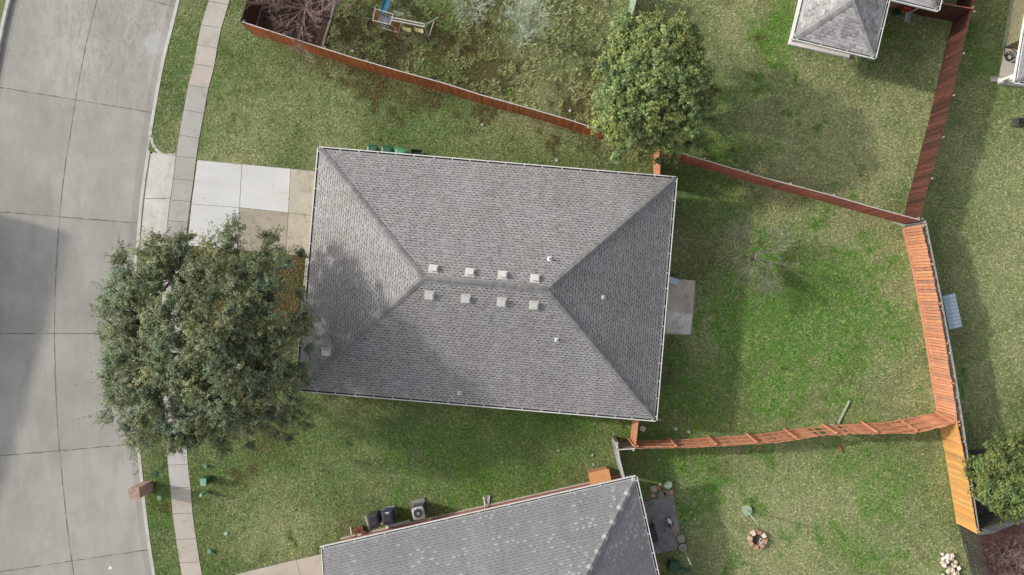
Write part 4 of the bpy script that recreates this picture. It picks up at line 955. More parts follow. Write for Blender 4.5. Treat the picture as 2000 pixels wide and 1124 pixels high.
# ---------------------------------------------------------------- wheelie bins
def bin_(label, mbody, mlid, loc, rz, lidlabel=False, opened=False):
    t = thing('wheelie_bin', label, 'bin', (0, 0, 0), 'wheeled rubbish bins beside the houses'); t.location = (0, 0, 0)
    mb = MB()
    def ringz(w, d, z, y0=0): return [Vector((-w / 2, -d / 2 + y0, z)), Vector((w / 2, -d / 2 + y0, z)), Vector((w / 2, d / 2 + y0, z)), Vector((-w / 2, d / 2 + y0, z))]
    rs = [ringz(.44, .48, .05), ringz(.56, .66, .95), ringz(.60, .70, .96), ringz(.60, .70, 1.0)]
    for a_, b_ in zip(rs[:-1], rs[1:]):
        for k in range(4): mb.face([a_[k], a_[(k + 1) % 4], b_[(k + 1) % 4], b_[k]])
    mb.face(rs[0][::-1]); mb.box((0, .37, .93), (.5, .04, .05)); mb.build('body', mbody, t)
    if not opened:
        mb = MB(); L0 = ringz(.61, .72, 1.005); L1 = ringz(.58, .66, 1.05); L2_ = ringz(.40, .44, 1.085)
        for a_, b_ in ((L0, L1), (L1, L2_)):
            for k in range(4): mb.face([a_[k], a_[(k + 1) % 4], b_[(k + 1) % 4], b_[k]])
        mb.face(L2_); mb.face(L0[::-1]); mb.box((0, .12, 1.09), (.22, .16, .012), t=(1.5, 1.5, 1.5)); mb.box((0, -.16, 1.088), (.34, .04, .02), t=(.6, .6, .6)); mb.box((0, .375, 1.03), (.44, .05, .05))
        lid = mb.build('lid', mlid, t)
    else:
        mb = MB(); mb.box((0, 0, .55), (.5, .6, .02)); mb.build('liner', M['palegreen'], t)
    for s in (-1, 1):
        mb = MB(); mb.tube([Vector((s * .24, .30, .1)), Vector((s * .30, .30, .1))], .10, 14); mb.build('wheel', M['blkpl'], t)
    t.location = loc; t.rotation_euler = (0, 0, rz); return t
rh = math.atan2(e.y, e.x); rh2 = math.atan2(e2.y, e2.x)
def gl(px, py, z): q = P(px, py, z); return Vector((q.x, q.y, 0))
bin_('dark green bin with blue-green rim, leftmost of the four along the house', M['grnpl'], M['grnpl'], gl(727, 297.5, 1.05), rh + .02)
bin_('dark green bin with a pale handle mark, second from left along the house', M['grnpl'], M['grnpl'], gl(755, 299.5, 1.05), rh)
b3_ = bin_('lighter green bin with a white notice on its lid, third along the house', M['lgrn'], M['lgrn'], gl(781, 304, 1.05), rh - .12)
bin_('open dark green bin with something pale inside, rightmost along the house', M['grnpl'], M['grnpl'], gl(813, 305, 1.05), rh - .02, opened=True)
bin_('black wheelie bin beside the blue one at the brick house', M['blkpl'], M['blkpl'], gl(729, 1018, 1.05), rh2 + math.pi + .02)
bb = bin_('blue wheelie bin with black lid and white label at the brick house', M['blupl'], M['blkpl'], gl(757, 1011, 1.05), rh2 + math.pi - .06)
for k in range(2):
    mb = MB(); mb.box((0 - .02, -.17 + k * -.09, 1.094), (.2, .045, .004)); mb.build('label_strip', M['white'], bb, origin=(0, 0, 0))
mb = MB(); mb.box((.02, .02, 1.096), (.26, .2, .004)); mb.box((.04, .03, 1.099), (.05, .02, .002), t=(.05, .05, .05)); mb.build('notice', M['white'], b3_, origin=(0, 0, 0))
panels('bin_pad', [([(711, 1008), (771, 986), (778, 1012), (720, 1036)], (.70, .78, .62))], M['walk'], .05)

# air conditioner
cA = gl(817, 1003, 1.0); ax = (e2, -n2, UPZ); t = thing('air_conditioner', 'grey air conditioner unit with round fan beside the brick house', 'air conditioner', cA)
mb = MB(); mb.box(cA + UPZ * .52, (.60, .60, .92), ax)
mb.build('body', M['blkpl'], t)
mb = MB()
for s in (-1, 1):
    for k in range(9):
        mb.box(cA + (-n2) * s * .306 + e2 * (-.27 + k * .0675) + UPZ * .53, (.02, .012, .86), ax); mb.box(cA + e2 * s * .306 + n2 * (-.27 + k * .0675) + UPZ * .53, (.012, .02, .86), ax, (.4, .4, .4))
mb.build('louvre', M['metal'], t)
mb = MB(); N_ = 28; zt_ = .99; sq = []; ci = []
for k in range(N_):
    a_ = k * 2 * math.pi / N_; m_ = max(abs(math.cos(a_)), abs(math.sin(a_))); m_ = max(m_, .80)
    sq.append(cA + e2 * (.33 * math.cos(a_) / m_) + n2 * (.33 * math.sin(a_) / m_) + UPZ * zt_); ci.append(cA + e2 * .245 * math.cos(a_) + n2 * .245 * math.sin(a_) + UPZ * (zt_ + .03))
for k in range(N_):
    j = (k + 1) % N_; mb.face([sq[k], sq[j], ci[j], ci[k]]); mb.face([sq[k] - UPZ * .06, sq[j] - UPZ * .06, sq[j], sq[k]]); mb.face([ci[k], ci[j], ci[j] - UPZ * .12, ci[k] - UPZ * .12])
mb.build('top_cover', M['metal'], t)
mb = MB()
for R_ in (.08, .14, .20): mb.ring((cA.x, cA.y), R_, .003, 1.02, 24, 4)
mb.cyl((cA.x, cA.y), .075, .97, 1.03, 16)
for k in range(4):
    a_ = k * math.pi / 2 + .5; d = Vector((math.cos(a_), math.sin(a_), 0)); q = Vector((-d.y, d.x, 0)); v0 = cA + UPZ * .985
    mb.face([v0 + d * .06 - q * .02, v0 + d * .22 - q * .04, v0 + d * .23 + q * .08 + UPZ * .02, v0 + d * .08 + q * .05 + UPZ * .02], (.16, .16, .17))
mb.build('fan', M['metal'], t)
panels('condenser_pad', [([(802, 978), (829, 972), (838, 1006), (810, 1013)], (.5, .52, .5))], M['walk'], .055)

# plywood storage box, roof-side clutter
cP = gl(1172, 934, .8); t = thing('storage_box', 'orange plywood storage box against the brick house near the whitish fence', 'storage box', cP)
mb = MB(); ax = (e2, -n2, UPZ); mb.box(cP + UPZ * .38, (1.0, .66, .76), ax); mb.build('body', M['cedar'], t); mb = MB(); mb.box(cP + UPZ * .775, (1.12, .76, .025), ax); mb.build('lid', M['ply'], t)
mb = MB(); mb.tube([cP + e2 * .15 + UPZ * .80, cP - e2 * .0 + UPZ * .80], .01, 6); mb.build('handle', M['metal'], t)
for (x, y, s, l) in ((697, 1035, 1.0, 'terracotta pot nearest the bins in a group of three by the brick house'), (706, 1029, .9, 'terracotta pot farthest from the wall in a group of three by the brick house'), (712, 1039, .85, 'terracotta pot touching the brick wall in a group of three')):
    p = P(x, y); mb = MB(); mb.tube([p, p + UPZ * .24 * s, p + UPZ * .25 * s, p + UPZ * .30 * s], [.09 * s, .13 * s, .15 * s, .15 * s], 16); mb.cyl(p, .12 * s, .30 * s, .304 * s, 16, (.35, .3, .3)); tag(mb.build('plant_pot', M['terracotta']), l, 'plant pot', 'terracotta pots by the brick house')
mb = MB(); a_, b_ = P(757, 1029, .1), P(801, 1017, .1); d = (b_ - a_).normalized(); q = Vector((-d.y, d.x, 0)); mb.box((a_ + b_) / 2 + UPZ * .02, ((b_ - a_).length, .12, .02), (d, q, UPZ), (.75, .85, .95)); mb.box((a_ + b_) / 2 + q * .055 + UPZ * .05, ((b_ - a_).length, .012, .07), (d, q, UPZ)); mb.box(a_ + UPZ * .05, (.16, .14, .14), (d, q, UPZ))
tag(mb.build('gutter_piece', M['white']), 'white length of gutter lying along the wall between the bins and the air conditioner', 'gutter piece')
mb = MB(); a_, b_ = P(692, 1056, .05), P(707, 1040, .05); d = (b_ - a_).normalized(); mb.box((a_ + b_) / 2 + UPZ * .1, (.7, .09, .04), (d, Vector((-d.y, d.x, 0)), UPZ)); tag(mb.build('plank', M['white']), 'short white plank leaning by the brick wall near the terracotta pots', 'plank')
def paverstone(x, y, s, rot, m, name, label, t=(1, 1, 1), grp='loose bricks and stones', z=0, hh=.08):
    p = P(x, y, z); mb = MB(); d = Vector((math.cos(rot), math.sin(rot), 0)); mb.box(p + UPZ * hh / 2, (s[0], s[1], hh), (d, Vector((-d.y, d.x, 0)), UPZ), t); tag(mb.build(name, M[m], bevel=.01), label, name.replace('_', ' '), grp)
paverstone(1205, 931, (.3, .16), .3, 'paver', 'loose_brick', 'red brick between the plywood box and the whitish fence')
paverstone(1199, 934, (.22, .16), .1, 'stone', 'loose_brick', 'pale brick between the plywood box and the whitish fence', (1.1, 1, 1))

# ---------------------------------------------------------------- brick mailbox
cM = gl(264, 962.5, 1.45); cM = P(289, 950); t = thing('brick_mailbox', 'brick pillar mailbox on the verge beside the curb', 'mailbox', cM)
d = Vector((.985, .13, 0)).normalized(); q = Vector((-d.y, d.x, 0)); ax = (d, q, UPZ); mb = MB(); mb.box(cM + UPZ * .70, (.54, .56, 1.42), ax); mb.build('pillar', M['brickm'], t)
mb = MB(); mb.box(cM + UPZ * 1.435, (.58, .60, .06), ax); mb.build('cap', M['brickm'], t)
mb = MB(); mb.box(cM - d * .28 + UPZ * 1.1, (.04, .2, .24), ax); mb.build('mailbox_door', M['blkpl'], t)
# utility pedestals and covers
cU = P(409, 935); t = thing('utility_box', 'green utility box on the lawn beside the sidewalk', 'utility box', cU); mb = MB(); mb.box(cU + UPZ * .38, (.30, .36, .74)); mb.build('cabinet', M['grnpl'], t, bevel=.02); mb = MB(); mb.box(cU + UPZ * .78, (.34, .40, .07)); mb.build('lid', M['pedg'], t, bevel=.025)
cU = P(405, 960); t = thing('utility_post', 'round green utility post just below the green utility box', 'utility post', cU); mb = MB(); mb.cyl(cU, .085, 0, .72, 16); mb.build('post', M['pedg'], t); mb = MB(); mb.tube([cU + UPZ * .72, cU + UPZ * .78, cU + UPZ * .82], [.10, .10, .05], 16); mb.build('cap', M['pedg'], t)
for x, y, r_, z_, mm, l in ((302, 926, .18, .03, 'grnpl', 'dark green round meter cover on the verge above the brick mailbox'), (312, 973, .13, .035, 'pedg', 'pale green round cover on the verge below the brick mailbox'), (404, 910, .085, .22, 'pedg', 'small round green cap on the lawn near the big oak'),
                          (411, 1076, .10, .16, 'pedg', 'small green valve cap on the lawn near the bottom left'), (415, 1079, .06, .12, 'pedg', 'tiny green valve cap beside the small one near the bottom left')):
    p = P(x, y); mb = MB(); mb.cyl(p, r_, -.02, z_, 20); mb.cyl(p, r_ * .72, z_, z_ + .012, 20, (.8, .8, .8)); tag(mb.build('utility_cover', M[mm]), l, 'utility cover', 'round green utility covers')

# ---------------------------------------------------------------- dark patio, fire pit, poles
def polebase(x, y, x2, y2, l, r_=.24, m='gravel', h=None, pole=True):
    p = P(x, y); t = thing('pole_stand' if pole else 'round_stand', l, 'pole stand' if pole else 'stand', p); mb = MB(); mb.cyl(p, r_, .0, .13, 24, (1, 1, 1)); mb.build('base', M[m], t)
    mb = MB(); mb.ring((p.x, p.y), r_, .018, .12, 28, 6); mb.build('rim', M['blkpl'] if m == 'gravel' else M[m], t)
    if pole:
        # a vertical pole: find its height from the sight line of its tip
        hh = H * (1 - 1 / (math.hypot(x2 - 1000, y2 - 562) / math.hypot(x - 1000, y - 562))) ; tip = P(x2, y2, hh)
        mb = MB(); mb.tube([p + UPZ * .1, Vector((tip.x, tip.y, hh))], .04, 12); mb.build('pole', M['palegreen'], t); mb = MB(); mb.tube([Vector((tip.x, tip.y, hh)), Vector((tip.x, tip.y, hh + .03))], .048, 12); mb.build('pole_cap', M['pedg'], t)
polebase(1458, 996, 1480, 1025, 'tall pale green pole in a round base on the lawn above the fire pit', .25, 'palegreen')
polebase(1333, 1069, 1349, 1102, 'tall green pole in a round gravel base at the corner of the dark patio')
polebase(1329.5, 1051, 0, 0, 'round gravel-filled stand on the dark patio next to the pole base', pole=False)
cF = P(1478, 1052.5); t = thing('fire_pit', 'ring of pale and pink stones round an ashy fire pit on the lawn', 'fire pit', cF)
tints = [(1.5, 1.45, 1.5), (1.1, .62, .55), (1.5, 1.5, 1.6), (1.0, .62, .5), (1.1, .72, .55), (.9, .72, .5), (1.0, .85, .6), (1.1, .95, .72)]
for k in range(8):
    a_ = math.radians(125) - k * math.pi / 4; d = Vector((math.cos(a_), math.sin(a_), 0)); q = Vector((-d.y, d.x, 0)); p = cF + d * .40; w_ = .15 + random.uniform(-.01, .015); mb = MB()
    poly = [p - d * .11 - q * w_ * .6, p + d * .10 - q * w_, p + d * .12 + q * w_ * .9, p - d * .11 + q * w_ * .62]; mb.slab(poly, -.02, .24 + random.uniform(-.02, .02), tints[k]); mb.build('ring_stone', M['stone'], t, bevel=.025)
mb = MB(); mb.cyl(cF, .34, -.01, .03, 20); mb.build('ash', M['gut'], t)
mb = MB()
for k in range(60):
    a_ = random.uniform(0, 6.28); rr_ = random.uniform(0, .26); p = cF + Vector((.17 + rr_ * math.cos(a_) * .8, -.12 + rr_ * math.sin(a_) * .8, .20 + random.uniform(0, .08))); d = Vector((random.uniform(-1, 1), random.uniform(-1, 1), random.uniform(-.3, .3))).normalized(); mb.box(p, (.07, .03, .004), (d, d.orthogonal().normalized(), d.cross(d.orthogonal().normalized())), (random.uniform(.6, 1.1), random.uniform(.7, 1), 1.0))
mb.build('dead_leaves', M['trim'], t)
tg = P(1270, 1034)
t = thing('grill', 'black barbecue grill tucked against the eave on the dark patio', 'grill', tg); d = Vector((.24, -.97, 0)); q = Vector((.97, .24, 0)); ax = (d, q, UPZ)
mb = MB(); mb.box(tg + UPZ * .62, (.95, .42, .22), ax); mb.build('firebox', M['blkpl'], t, bevel=.03); mb = MB(); mb.box(tg + UPZ * .80, (.9, .38, .16), ax); mb.build('lid', M['blkpl'], t, bevel=.06)
for s1_ in (-1, 1):
    for s2_ in (-1, 1): mb = MB(); mb.box(tg + d * .4 * s1_ + q * .17 * s2_ + UPZ * .28, (.04, .04, .5), ax); mb.build('leg', M['blkpl'], t)
tg = P(1308, 1020, .06); t = thing('push_toy', 'small white and blue push toy with long orange handle on the dark patio', 'toy', tg); d = Vector((.42, -.9, 0)).normalized(); q = Vector((-d.y, d.x, 0)); ax = (d, q, UPZ)
mb = MB(); mb.box(tg - d * .1 + UPZ * .14, (.36, .18, .14), ax); mb.build('body', M['white'], t, bevel=.05)
mb = MB(); mb.box(tg + d * .2 - q * .02 + UPZ * .1, (.2, .14, .1), ax); mb.build('blue_panel', M['blupl'], t, bevel=.02)
for s1_ in (-.22, .16):
    for s2_ in (-1, 1): mb = MB(); mb.tube([tg + d * s1_ + q * .10 * s2_ + UPZ * .07, tg + d * s1_ + q * .14 * s2_ + UPZ * .07], .07, 12); mb.build('wheel', M['blkpl'], t)
mb = MB(); mb.tube([tg - d * .02 + UPZ * .2, tg + d * .72 + UPZ * .12], .022, 8); mb.tube([tg + d * .70 + UPZ * .12, tg + d * .80 + UPZ * .12], .03, 8); mb.build('handle', M['orange'], t)
# stones above the dark patio
def rock(p, r_, m, seed, label=None, name='rock', t=(1, 1, 1), grp=None, parent=None, flat=.7):
    rr = random.Random(seed); mb = MB(); nz, na = 4, 6; rows = []
    for i in range(1, nz):
        th = math.pi * i / nz; rows.append([Vector((p[0] + r_ * math.sin(th) * math.cos(a_) * rr.uniform(.6, 1.25), p[1] + r_ * math.sin(th) * math.sin(a_) * rr.uniform(.6, 1.25), p[2] + r_ * flat * (.85 + math.cos(th) * rr.uniform(.85, 1.05)))) for a_ in [2 * math.pi * k / na + rr.uniform(-.15, .15) for k in range(na)]])
    for a_, b_ in zip(rows[:-1], rows[1:]):
        for k in range(na): mb.face([b_[k], b_[(k + 1) % na], a_[(k + 1) % na], a_[k]], t)
    mb.face(rows[0], t); mb.face(rows[-1][::-1], t)
    o = mb.build(name, M[m], parent)
    if label: tag(o, label, name, grp)
    return o
rock(P(1276, 954), .21, 'gravel', 4, 'large mottled rock at the left of the stones above the dark patio', t=(1.3, 1.25, 1.2))
paverstone(1289, 946, (.24, .16), 1.3, 'stone', 'loose_brick', 'tan brick topmost above the dark patio', (.75, .6, .45)); paverstone(1287, 954, (.24, .12), -1.0, 'paver', 'loose_brick', 'thin pink brick beside the mottled rock')
paverstone(1311, 961, (.22, .28), .2, 'paver', 'loose_brick', 'pink brick at the right end above the dark patio'); paverstone(1275, 968, (.26, .2), -.6, 'paver', 'loose_brick', 'pink brick nearest the house above the dark patio')
p = P(1303, 945); mb = MB(); mb.tube([p, p + UPZ * .28, p + UPZ * .3], [.15, .21, .21], 18); mb.ring((p.x, p.y), .12, .02, .31, 18); tag(mb.build('plant_pot', M['palegreen']), 'grey-green round pot on the grass above the dark patio', 'plant pot')
for k, (x, y, r_) in enumerate(((1293, 967, .22), (1302, 963, .17))): p = P(x, y); mb = MB(); mb.cyl(p, r_, 0, .05, 14, (.8, .78, .72)); tag(mb.build('stepping_stone', M['gravel']), ('larger', 'smaller')[k] + ' round stepping stone at the top edge of the dark patio', 'stepping stone')
p = P(1312, 931); mb = MB(); mb.ring((p.x, p.y), .09, .015, .03, 18, 6); tag(mb.build('white_ring', M['palegreen']), 'small pale ring lying on the grass above the dark patio', 'ring')
tg = P(1312, 1100); t = thing('storage_tub', 'dark green lidded tub in the shade below the dark patio', 'tub', tg); ax = (Vector((.97, -.2, 0)), Vector((.2, .97, 0)), UPZ)
mb = MB(); mb.box(tg + UPZ * .25, (.5, .5, .5), ax); mb.build('body', M['grnpl'], t, bevel=.03); mb = MB(); mb.box(tg + Vector((.02, -.03, .53)), (.54, .54, .06), ax); mb.build('lid', M['grnpl'], t, bevel=.02)
mb = MB(); mb.box(P(1338, 1112) + UPZ * .06, (.6, .12, .1), ax); tag(mb.build('plank', M['grnpl']), 'dark green plank beside the green tub at the bottom', 'plank')
# rock pile at the bottom right: every rock is its own thing
for k in range(44):
    f = k / 44; x = 1852 + random.uniform(-10, 10) + (random.uniform(-12, 14) if f > .25 else random.uniform(-8, 2)); y = 1080 + f * 50 + random.uniform(-3, 3)
    wt = f < .25; t_ = (1.55, 1.6, 1.7) if wt or random.random() < .2 else (lambda q: (q, q * .96, q * .9))(random.uniform(.85, 1.5))
    rock(P(x, y, .0) + UPZ * random.uniform(0, .16), random.uniform(.07, .15), 'stone', 100 + k, ('white angular rock in the pile at the bottom right' if wt else 'tan rock in the pile at the bottom right'), t=t_, grp='rocks in the pile at the bottom right')
# shed behind the fence
cS = gl(1861, 609, 1.55); d = Vector((.21, -.978, 0)).normalized(); q = Vector((.978, .21, 0)).normalized(); ax = (d, q, UPZ); t = thing('storage_shed', 'small blue-grey metal shed with ribbed roof behind the orange fence', 'shed', cS)
mb = MB(); mb.box(cS + UPZ * .65, (1.6, .66, 1.3), ax); mb.build('body', M['bluemet'], t)
mb = MB(); z0, z1 = 1.42, 1.56; cr_ = lambda u, v, z: cS + d * u + q * v + UPZ * z
for s in range(9):
    u0, u1 = -.88 + s * .1955, -.88 + (s + 1) * .1955 - .015
    mb.face([cr_(u0, -.36, z1), cr_(u1, -.36, z1), cr_(u1, .38, z0), cr_(u0, .38, z0)], (random.uniform(.92, 1.06),) * 3); mb.box(cr_(u1 + .008, .01, (z0 + z1) / 2 + .01), (.02, .74, .03), (d, (q * .74 - UPZ * (z1 - z0)).normalized(), UPZ), (.75, .75, .78))
mb.face([cr_(-.88, -.36, z1), cr_(-.88, .38, z0), cr_(-.96, .05, z0 - .25), cr_(-.9, -.36, z0 - .1)], (.7, .7, .7)); mb.box(cr_(0, -.37, z1 - .06), (1.78, .02, .14), ax); mb.box(cr_(0, .385, z0 - .03), (1.78, .02, .06), ax)
mb.build('roof', M['bluemet'], t)
# bits on the grass
def stick(a_, b_, w_, m, name, label, z=.05, cat=None):
    mb = MB(); a_, b_ = P(*a_, z), P(*b_, z); d = (b_ - a_).normalized(); mb.box((a_ + b_) / 2, ((b_ - a_).length, w_, .05), (d, Vector((-d.y, d.x, 0)), UPZ)); return tag(mb.build(name, M[m]), label, cat or name)
stick((1659, 783), (1637, 828), .10, 'palegreen', 'plank', 'pale green plank lying on the grass above the broken fence', .08)
stick((1637, 866), (1645, 884), .07, 'stain', 'plank', 'short brown plank on the grass below the broken fence')
stick((1622, 832), (1630, 831), .18, 'palegreen', 'paving_slab', 'pale slab on the grass at the foot of the green plank', .03, 'slab')
stick((1771, 448), (1776, 470), .2, 'palegreen', 'paving_slab', 'pale green slab at the top end of the orange fence', .02, 'slab')
stick((1744, 433), (1768, 441), .18, 'palegreen', 'paving_slab', 'pale green slab below the red fence near the corner', .02, 'slab')
stick((1251, 836), (1260, 840), .26, 'trim', 'paving_slab', 'small tan slab on the shaded grass by the house corner', .02, 'slab')
stick((1886, 1062), (1896, 1092), .12, 'palegreen', 'plank', 'pale green plank along the dark slat fence at the bottom right')
for x, y in ((1090, 880), (1158, 907), (1156, 889), (441, 1042), (1113, 217), (688, 100), (941, 244), (1086, 313), (1345, 843), (1287, 898), (1320, 838), (1350, 1000), (1356, 1014)):
    p = P(x, y, .03); mb = MB(); a_ = random.uniform(0, 3); r_ = .07 + random.uniform(0, .06); mb.face([p + Vector((r_ * math.cos(a_ + k * 1.57 + random.uniform(-.3, .3)), r_ * math.sin(a_ + k * 1.57), .02 * (k % 2) + .03)) for k in range(4)]); 
    tag(mb.build('scrap', M['white' if y in (217, 100) else 'palegreen']), 'pale scrap on the grass at ' + {1090: 'the lawn left of the gate', 1158: 'the middle of the three by the plywood box', 1156: 'the top of the three by the plywood box', 441: 'the front lawn near the green caps', 1113: 'the weedy yard beside the bushy tree', 688: 'the weedy yard near the playset', 941: 'the lawn right under the long diagonal fence', 1086: 'the lawn just above the main roof', 1345: 'the back lawn just above the weathered fence', 1287: 'the shade below the weathered fence', 1320: 'the shaded corner behind the house', 1350: 'the grass right of the dark patio', 1356: 'the grass farthest right of the dark patio'}[x], 'scrap', 'pale scraps on the grass')
p = P(215, 1110, ZS + .01); mb = MB(); mb.face([p + Vector((.12 * math.cos(a_) * random.uniform(.7, 1.2), .10 * math.sin(a_) * random.uniform(.7, 1.2), 0)) for a_ in np.linspace(0, 6, 11)]); tag(mb.build('white_smear', M['white']), 'white smear of paint on the street near the bottom left', 'smear')
# downspout outlets poking out beside the houses
for x, y, l in ((1281, 820, 'white elbow pipe at the south-east corner of the main house'), (1224, 928, 'pale green elbow pipe beside the whitish fence')):
    p = P(x, y, 0); mb = MB(); mb.tube([p, p + UPZ * .3, p + UPZ * .42 + Vector((.08, .05, 0)), p + UPZ * .3 + Vector((.18, .05, 0))], .035, 8); tag(mb.build('elbow_pipe', M['white' if x > 1250 else 'palegreen']), l, 'pipe')
# blue-grey curved sheet at the patio
t = thing('playhouse_slide', 'blue-grey curved slide chute resting on the pale patio by the eave', 'slide', P(1313, 549)); mb = MB(); prev = None
for k in range(9):
    s = k / 8; c = P(1300 + 25 * s, 547 + 6 * s * s, .55 - .42 * s); dd = Vector((1, -.15 - .5 * s, 0)).normalized(); qq = Vector((-dd.y, dd.x, 0)); row = [c + qq * .2 + UPZ * .07, c + qq * .17, c - qq * .17, c - qq * .2 + UPZ * .07]
    if prev:
        for j in range(3): mb.face([prev[j], prev[j + 1], row[j + 1], row[j]])
    prev = row
mb.build('chute', M['bluemet'], t)
mb = MB(); c = P(1300, 547); mb.box(c + UPZ * .25, (.06, .3, .5)); mb.build('stand', M['metal'], t)

# ---------------------------------------------------------------- top right odds and ends
p = P(1771, 16, .8); hu = (p - Vector((b3_o.x, b3_o.y, 0))).dot(e3); mb = MB()
for k in range(12):
    ru, rv, rz_ = random.uniform(-.08, .08), -.06 - .025 * (k % 5), random.uniform(-.06, .06); R__ = .17 + .03 * (k % 4)
    mb.tube([Q3(hu + ru + R__ * math.cos(a_), kv + .75 + rv - .12, .75 + rz_ + R__ * math.sin(a_)) for a_ in np.linspace(0, 2 * math.pi, 21)], .02, 5, (random.uniform(.7, 1.3),) * 3, cap=False)
tag(mb.build('garden_hose', M['redhose']), 'red garden hose hanging in a coil on the brick wall beside the downspout', 'hose')
p = P(1748, 27); mb = MB(); mb.tube([p, p + UPZ * .3, p + UPZ * .32], [.14, .19, .19], 16); mb.cyl(p, .15, .32, .325, 16, (.4, .4, .4)); tag(mb.build('plant_pot', M['grnpl']), 'dark green tub beside the brick wall left of the red hose', 'plant pot')
# playset
t = thing('playset', 'wooden playset with blue slide and two yellow swings in the weedy yard', 'playset', P(790, 60))
def bar(mb, a_, b_, r_=.035, n=4): mb.tube([P(*a_), P(*b_)], r_, n)
mb = MB(); 
for y_ in (-2.6, 2.6): bar(mb, (764, 37 + y_, 2.05), (829, 50 + y_, 2.05), .04)
mb.build('swing_beam', M['pole'], t)
for a_, b_ in (((829, 50, 2.05), (857, 34, 0)), ((829, 50, 2.05), (838, 80, 0)), ((848, 40, .65), (838, 71, .6))): mb = MB(); bar(mb, a_, b_, .035); mb.build('leg', M['pole'], t)
for k, (x, y) in enumerate(((794.5, 58), (818.5, 60))):
    mb = MB(); c = P(x, y, .45); prev = None
    for j in range(9):
        s = -1 + j / 4; cc_ = c + Vector((.235 * s, -.06 * s - (0 if j else 0), .10 * s * s)); row = [cc_ + Vector((0, .10, 0)), cc_ + Vector((0, -.10, 0)), cc_ + Vector((0, -.10, -.03)), cc_ + Vector((0, .10, -.03))]
        if prev:
            for q_ in range(4): mb.face([prev[q_], prev[(q_ + 1) % 4], row[(q_ + 1) % 4], row[q_]])
        prev = row
    sw = mb.build('swing_seat', M['yelpl'], t)
    for s in (-1, 1):
        mb = MB(); tp_ = P(x - 3 + s * 7.5, y - 14 + s * 1.2, 2.03); mb.tube([tp_, c + Vector((.23 * s, -.06 * s, .10))], .012, 5); mb.build('chain', M['pole'], sw)
dk = [P(742, 28, 1.3), P(767, 33, 1.3), P(763, 49, 1.3), P(738, 44, 1.3)]; mb = MB()
for k in range(5):
    f0, f1 = k / 5, (k + .93) / 5; a_, b_ = dk[0].lerp(dk[1], f0), dk[0].lerp(dk[1], f1); c2_, d2_ = dk[3].lerp(dk[2], f1), dk[3].lerp(dk[2], f0); v = random.uniform(.8, 1.2); mb.slab([a_, b_, c2_, d2_], 1.26, 1.3, (v, v, v))
mb.build('deck', M['deck'], t)
mb = MB()
for L in (((733, 15, 2.0), (728, 40, 2.0)), ((733, 18, 2.0), (768, 28, 2.0)), ((728, 40, 2.0), (759, 48, 2.0)), ((768, 28, 2.0), (762, 49, 2.0)), ((768, 22, 1.9), (788, 27, 1.9)), ((762, 49, 2.0), (775, 58, 1.2)), ((744, 54, .9), (777, 64, .9)), ((741, 47, 1.2), (760, 54, 1.0)), ((788, 27, 1.9), (775, 79, 0)), ((772, 60, 1.0), (773, 78, .0)), ((746, 50, .9), (760, 54, .9))): bar(mb, *L, r_=.028)
mb.build('railing', M['pole'], t)
for a_, b_ in (((733, 16, 2.0), (744, 45, 0)), ((728, 40, 2.0), (741, 68, 0)), ((768, 28, 2.0), (780, 58, 0)), ((762, 49, 2.0), (775, 79, 0))): mb = MB(); bar(mb, a_, b_, .035); mb.build('leg', M['stain'], t)
for k in range(5): mb = MB(); bar(mb, (764 + k * 2.3, 47 + k * 3.5, 1.2 - .22 * k), (772 + k * 2.2, 41 + k * 5, 1.2 - .22 * k), .05); mb.build('step', M['stain'], t)
for k in range(4): mb = MB(); bar(mb, (732 + k * 1.5, 22 + k * 5, 1.5 - k * .3), (741, 27 + k * 5, 1.5 - k * .3), .04); mb.build('slat', M['stain'], t)
mb = MB(); mb.face([P(739, 45, 1.2), P(760, 51, 1.2), P(757, 54, .7), P(741, 49, .7)]); mb.build('tarp', M['grnpl'], t)
mb = MB(); mb.face([P(768, 25, 1.9), P(788, 28, 1.9), P(777, 34, 1.7)]); mb.build('canopy', M['palegreen'], t)
mb = MB(); prev = None
for k in range(13):
    s = k / 12; c = P(749 + 22 * s - 2 * math.sin(s * 3.1), 27 - 52 * s, 1.35 * (1 - s) ** 1.2 + .12 + .05 * math.sin(s * 9)); row = [c + Vector((-.22, -.06, .14)), c + Vector((-.19, -.05, 0)), c + Vector((.19, .05, 0)), c + Vector((.22, .06, .14))]
    if prev:
        for j in range(3): mb.face([prev[j], prev[j + 1], row[j + 1], row[j]], (2.2, 1.9, 1.6) if j != 1 else (1, 1, 1))
    prev = row
mb.build('slide', M['slide'], t)

